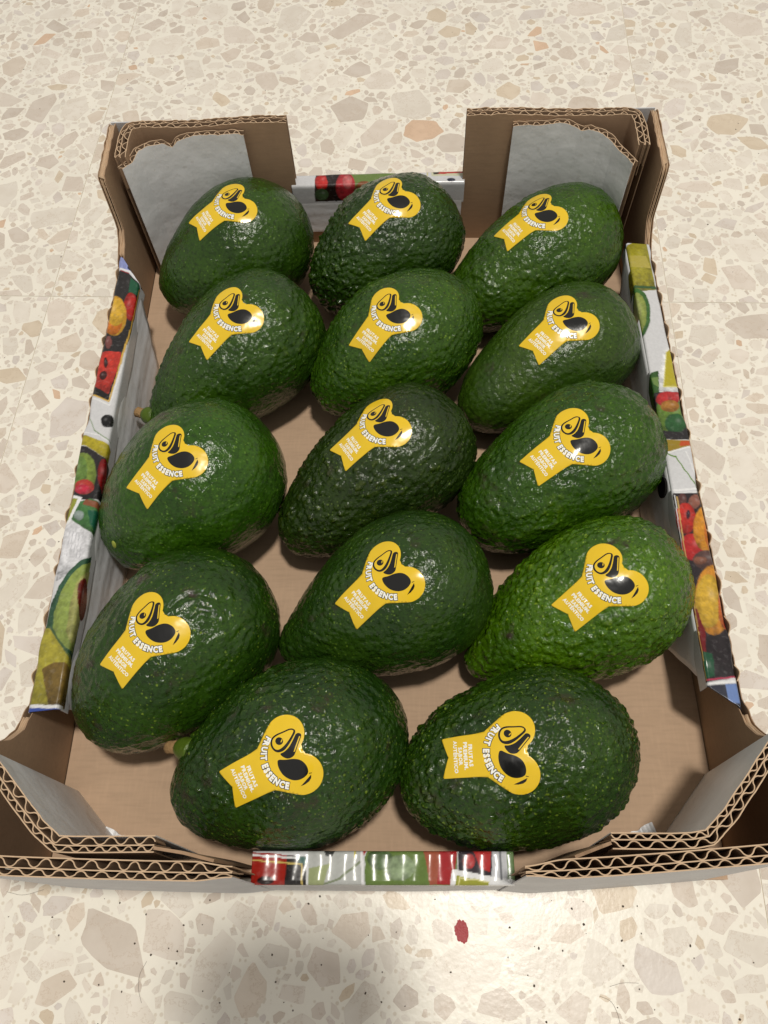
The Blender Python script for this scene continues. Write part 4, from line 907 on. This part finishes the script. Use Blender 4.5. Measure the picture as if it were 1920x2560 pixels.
for sd, (k, (prm, sa, sb)) in enumerate(FRUIT.items()):
    dark, light, spot, rg, pb, wr, spt, scf, lab = SPEC[k]
    fr = Fruit(prm); base = np.array([fr.cx, fr.cy, .004]); A, B = 210, 330
    a = (np.array(sa) - fr.T) @ fr.R; b = (np.array(sb) - fr.T) @ fr.R
    P, _ = fr.grid(A, B); N = fr.nrm(P); tpole = np.abs(P[:, 0]) / (fr.L / 2); N = np.where((tpole > .9999)[:, None], np.array([1., 0, 0]) * np.sign(P[:, :1]), N)
    lo = low(P, sd)
    W_ = P + .0012 * np.stack([vnoise(P / .006, sd + 40), vnoise(P / .006, sd + 41), vnoise(P / .006, sd + 42)], 1)
    f1, f2, cid = worley(W_ / np.array([.0042, .0034, .0034]), sd); f3, f4, cid2 = worley(W_ / .0019 + 5, sd + 50)
    peb = (1 - ss(.12, .62, f1)) * (.35 + .65 * cid); peb2 = (1 - ss(.05, .7, f3)) * (.4 + .6 * cid2)
    zone = .55 + .45 * vnoise(P / .03, sd + 60); zone = np.clip((zone * 1.5 - .2) * (1.0 + .35 * (-P[:, 0] / (fr.L / 2))), .15, 1.2)
    q = P / np.array([.0125, .0062, .0062]); rid = 1 - np.abs(vnoise(q + .5 * vnoise(P / .01, 3)[:, None], sd + 70)) * 2.2; rid2 = 1 - np.abs(vnoise(q * 2.1, sd + 71)) * 2
    wz = ss(-.3, .6, vnoise(P / .026, sd + 80)) * .6 + .4
    hi = .0009 * (pb ** 1.25 * zone * (1.75 * peb + .75 * peb2) + wr * wz * (.95 * np.clip(rid, -.2, 1) + .5 * np.clip(rid2, -.2, 1)))
    for line in CREASE.get(k, ()):
        q_, _u = resample([list((np.array(p) - fr.T) @ fr.R) for p in line], .0012); q_ = q_ + .0008 * np.stack([vnoise(q_ / .005, i_) for i_ in (1, 2, 3)], 1)
        dm = np.min(np.linalg.norm(P[:, None, :] - q_[None], axis=2), axis=1) if len(q_) else 1
        taper = np.exp(-(dm / .0009) ** 2); hi = hi * (1 - .7 * np.exp(-(dm / .004) ** 2)) - .0009 * taper + .0005 * np.exp(-((dm - .0024) / .0014) ** 2)
    # press the skin flat under the sticker
    bp, bn = fr.march(a, b, BASE[0]); kd = kdtree.KDTree(len(bp)); [kd.insert(p, i) for i, p in enumerate(bp)]; kd.balance()
    ctr = bp.mean(0); near = np.where(np.linalg.norm(P - ctr, axis=1) < .030)[0]; msk = np.ones(len(P))
    dd = np.array([kd.find(P[i])[2] for i in near]); msk[near] = ss(.0011, .0034, dd)
    pole = ss(0, .0035, np.hypot(P[:, 1], P[:, 2])) ; hi = hi * (.25 + .75 * pole)
    stem_d = np.linalg.norm(P - np.array([-fr.L / 2, 0, 0]), axis=1); dent = -.0022 * np.exp(-(stem_d / .0045) ** 2)
    D = lo + np.where(msk < 1, hi * msk - .00005 * (1 - msk), hi) + dent
    X = (P + N * D[:, None]) @ fr.R.T + fr.T - base
    idx = np.arange(A * B).reshape(A, B); idx = np.concatenate([idx, idx[:, :1]], 1)
    Fs = np.stack([idx[:-1, :-1], idx[1:, :-1], idx[1:, 1:], idx[:-1, 1:]], -1).reshape(-1, 4)
    Fl = [tuple(f) for f in Fs] + [tuple(range(B)), tuple(range((A - 1) * B, A * B))[::-1]]
    cc = np.zeros((A * B, 3)); cc[:, 0] = np.clip((.6 * peb + .4 * peb2) * zone * min(1, .35 + pb), 0, 1) * .6 + .4 * np.clip(rid, 0, 1) * wz * wr; cc[:, 1] = msk
    me = mesh('avocado', X, Fl, mat_skin('avocado_skin', dark, light, spot, rg, spt, scf, .5 * pb + .25 * wr), smooth=True, cols=cc)
    av = link('avocado', me, None, tuple(base)); tag(av, lab, 'avocado', 'avocados in the tray')
    def layer(name, V2, Fq, h, mat, parent):
        return link(name, mesh(name, conform(fr, V2, Fq, a, b, h, sd, base), Fq, mat, smooth=True), parent)
    # sticker with a skirt for its edge
    V2, Fq, be = BASE; top = conform(fr, V2, Fq, a, b, .00026, sd, base); bot = conform(fr, V2, Fq, a, b, .00010, sd, base)
    n = len(V2); me = mesh('sticker', np.concatenate([top, bot]), list(Fq) + [(i, j, j + n, i + n) for i, j in be], M_yellow, smooth=False)
    sm = np.zeros(len(me.polygons), bool); sm[:len(Fq)] = True; me.polygons.foreach_set('use_smooth', sm)
    st = link('sticker', me, av)
    for li, ((pv, pq), cm) in enumerate(PICT): layer('fruit_picture', pv, pq, .00029 + .00002 * li, M_black if cm == 'b' else M_yellow, st)
    layer('lettering_outline', TXT_O[0], TXT_O[1], .00029, M_black, st); layer('lettering', TXT_W[0], TXT_W[1], .00032, M_wht, st); layer('lettering', ROWS[0], ROWS[1], .00029, M_wht, st)
    if k in ('E1', 'B1'):
        p0, p1, p2, r0 = {'E1': ((-.0895, .0530, .0510), (-.0980, .0558, .0445), (-.1055, .0570, .0395), .0052), 'B1': ((-.1345, .2290, .0365), (-.1415, .2330, .0340), (-.1475, .2360, .0325), .0050)}[k]
        p0, p1, p2 = [np.array(v) - base for v in (p0, p1, p2)]
        t = np.linspace(0, 1, 14)[:, None]; C1 = p0 * (1 - t) + (p0 + (p1 - p0) * 1.25) * t; rr = r0 * np.array([1.05, 1.04, 1.03, 1.02, 1.0, .99, .98, .95, .9, .83, .72, .58, .35, .05])
        V, Fq = tube(C1, rr, 18); stm = link('stem', mesh('stem', V, Fq, M_stub, smooth=True), av)
        C2 = p1 + (p2 - p1) * np.linspace(.05, 1, 8)[:, None]; V, Fq = tube(C2, r0 * .55 * np.array([.8, .95, 1, 1.0, 1.08, 1.02, .8, .3]), 12)
        V = [v + .0004 * np.array([random.Random(i).uniform(-1, 1) for _ in range(3)]) for i, v in enumerate(V)]
        link('stem_tip', mesh('stem_tip', V, Fq, M_wood, smooth=True), stm)
    if k == 'C1':
        c0 = (np.array([-.1391, .1489, .0497]) - fr.T) @ fr.R; n0 = fr.nrm(c0[None])[0]; e = np.cross(n0, (0, 0, 1.)); e /= np.linalg.norm(e); g = np.cross(n0, e); V = [c0 + n0 * .0010]
        for j, (rr, hh) in enumerate(((.5, .0004), (1, .0001), (1.25, -.0012))):
            V += [c0 + n0 * (hh + .0006) + rr * .0015 * (math.cos(i * .5236) * e + 1.5 * math.sin(i * .5236) * g) for i in range(12)]
        Fq = [(0, 1 + i, 1 + (i + 1) % 12) for i in range(12)] + [(1 + 12 * j + i, 13 + 12 * j + i, 13 + 12 * j + (i + 1) % 12, 1 + 12 * j + (i + 1) % 12) for j in (0, 1) for i in range(12)]
        link('stem_scar', mesh('stem_scar', np.array(V) @ fr.R.T + fr.T - base, Fq, plain('scar', (.30, .34, .05), .5), smooth=True), av)
# ---------------------------------------------------------------- the phone that takes the picture (its shadow falls in front of the tray)
ph = MB(); b_ = bmesh.new(); bmesh.ops.create_cube(b_, size=1)
for v in b_.verts: v.co = Vector((v.co.x * .078, v.co.y * .160, v.co.z * .008))
bmesh.ops.bevel(b_, geom=[e for e in b_.edges if abs((e.verts[0].co - e.verts[1].co).z) > .005], offset=.011, segments=6, affect='EDGES')
me = bpy.data.meshes.new('smartphone'); b_.to_mesh(me); b_.free(); me.materials.append(plain('phone_case', (.02, .02, .022), .4))
po = link('smartphone', me); m4 = mw.copy(); m4.translation = Vector((0, 0, H)) + Vector(CAMROT @ np.array([-.003, -.074, .0055])); po.matrix_world = m4
tag(po, 'dark smartphone held above the floor in front of the tray, seen only by its shadow', 'phone')
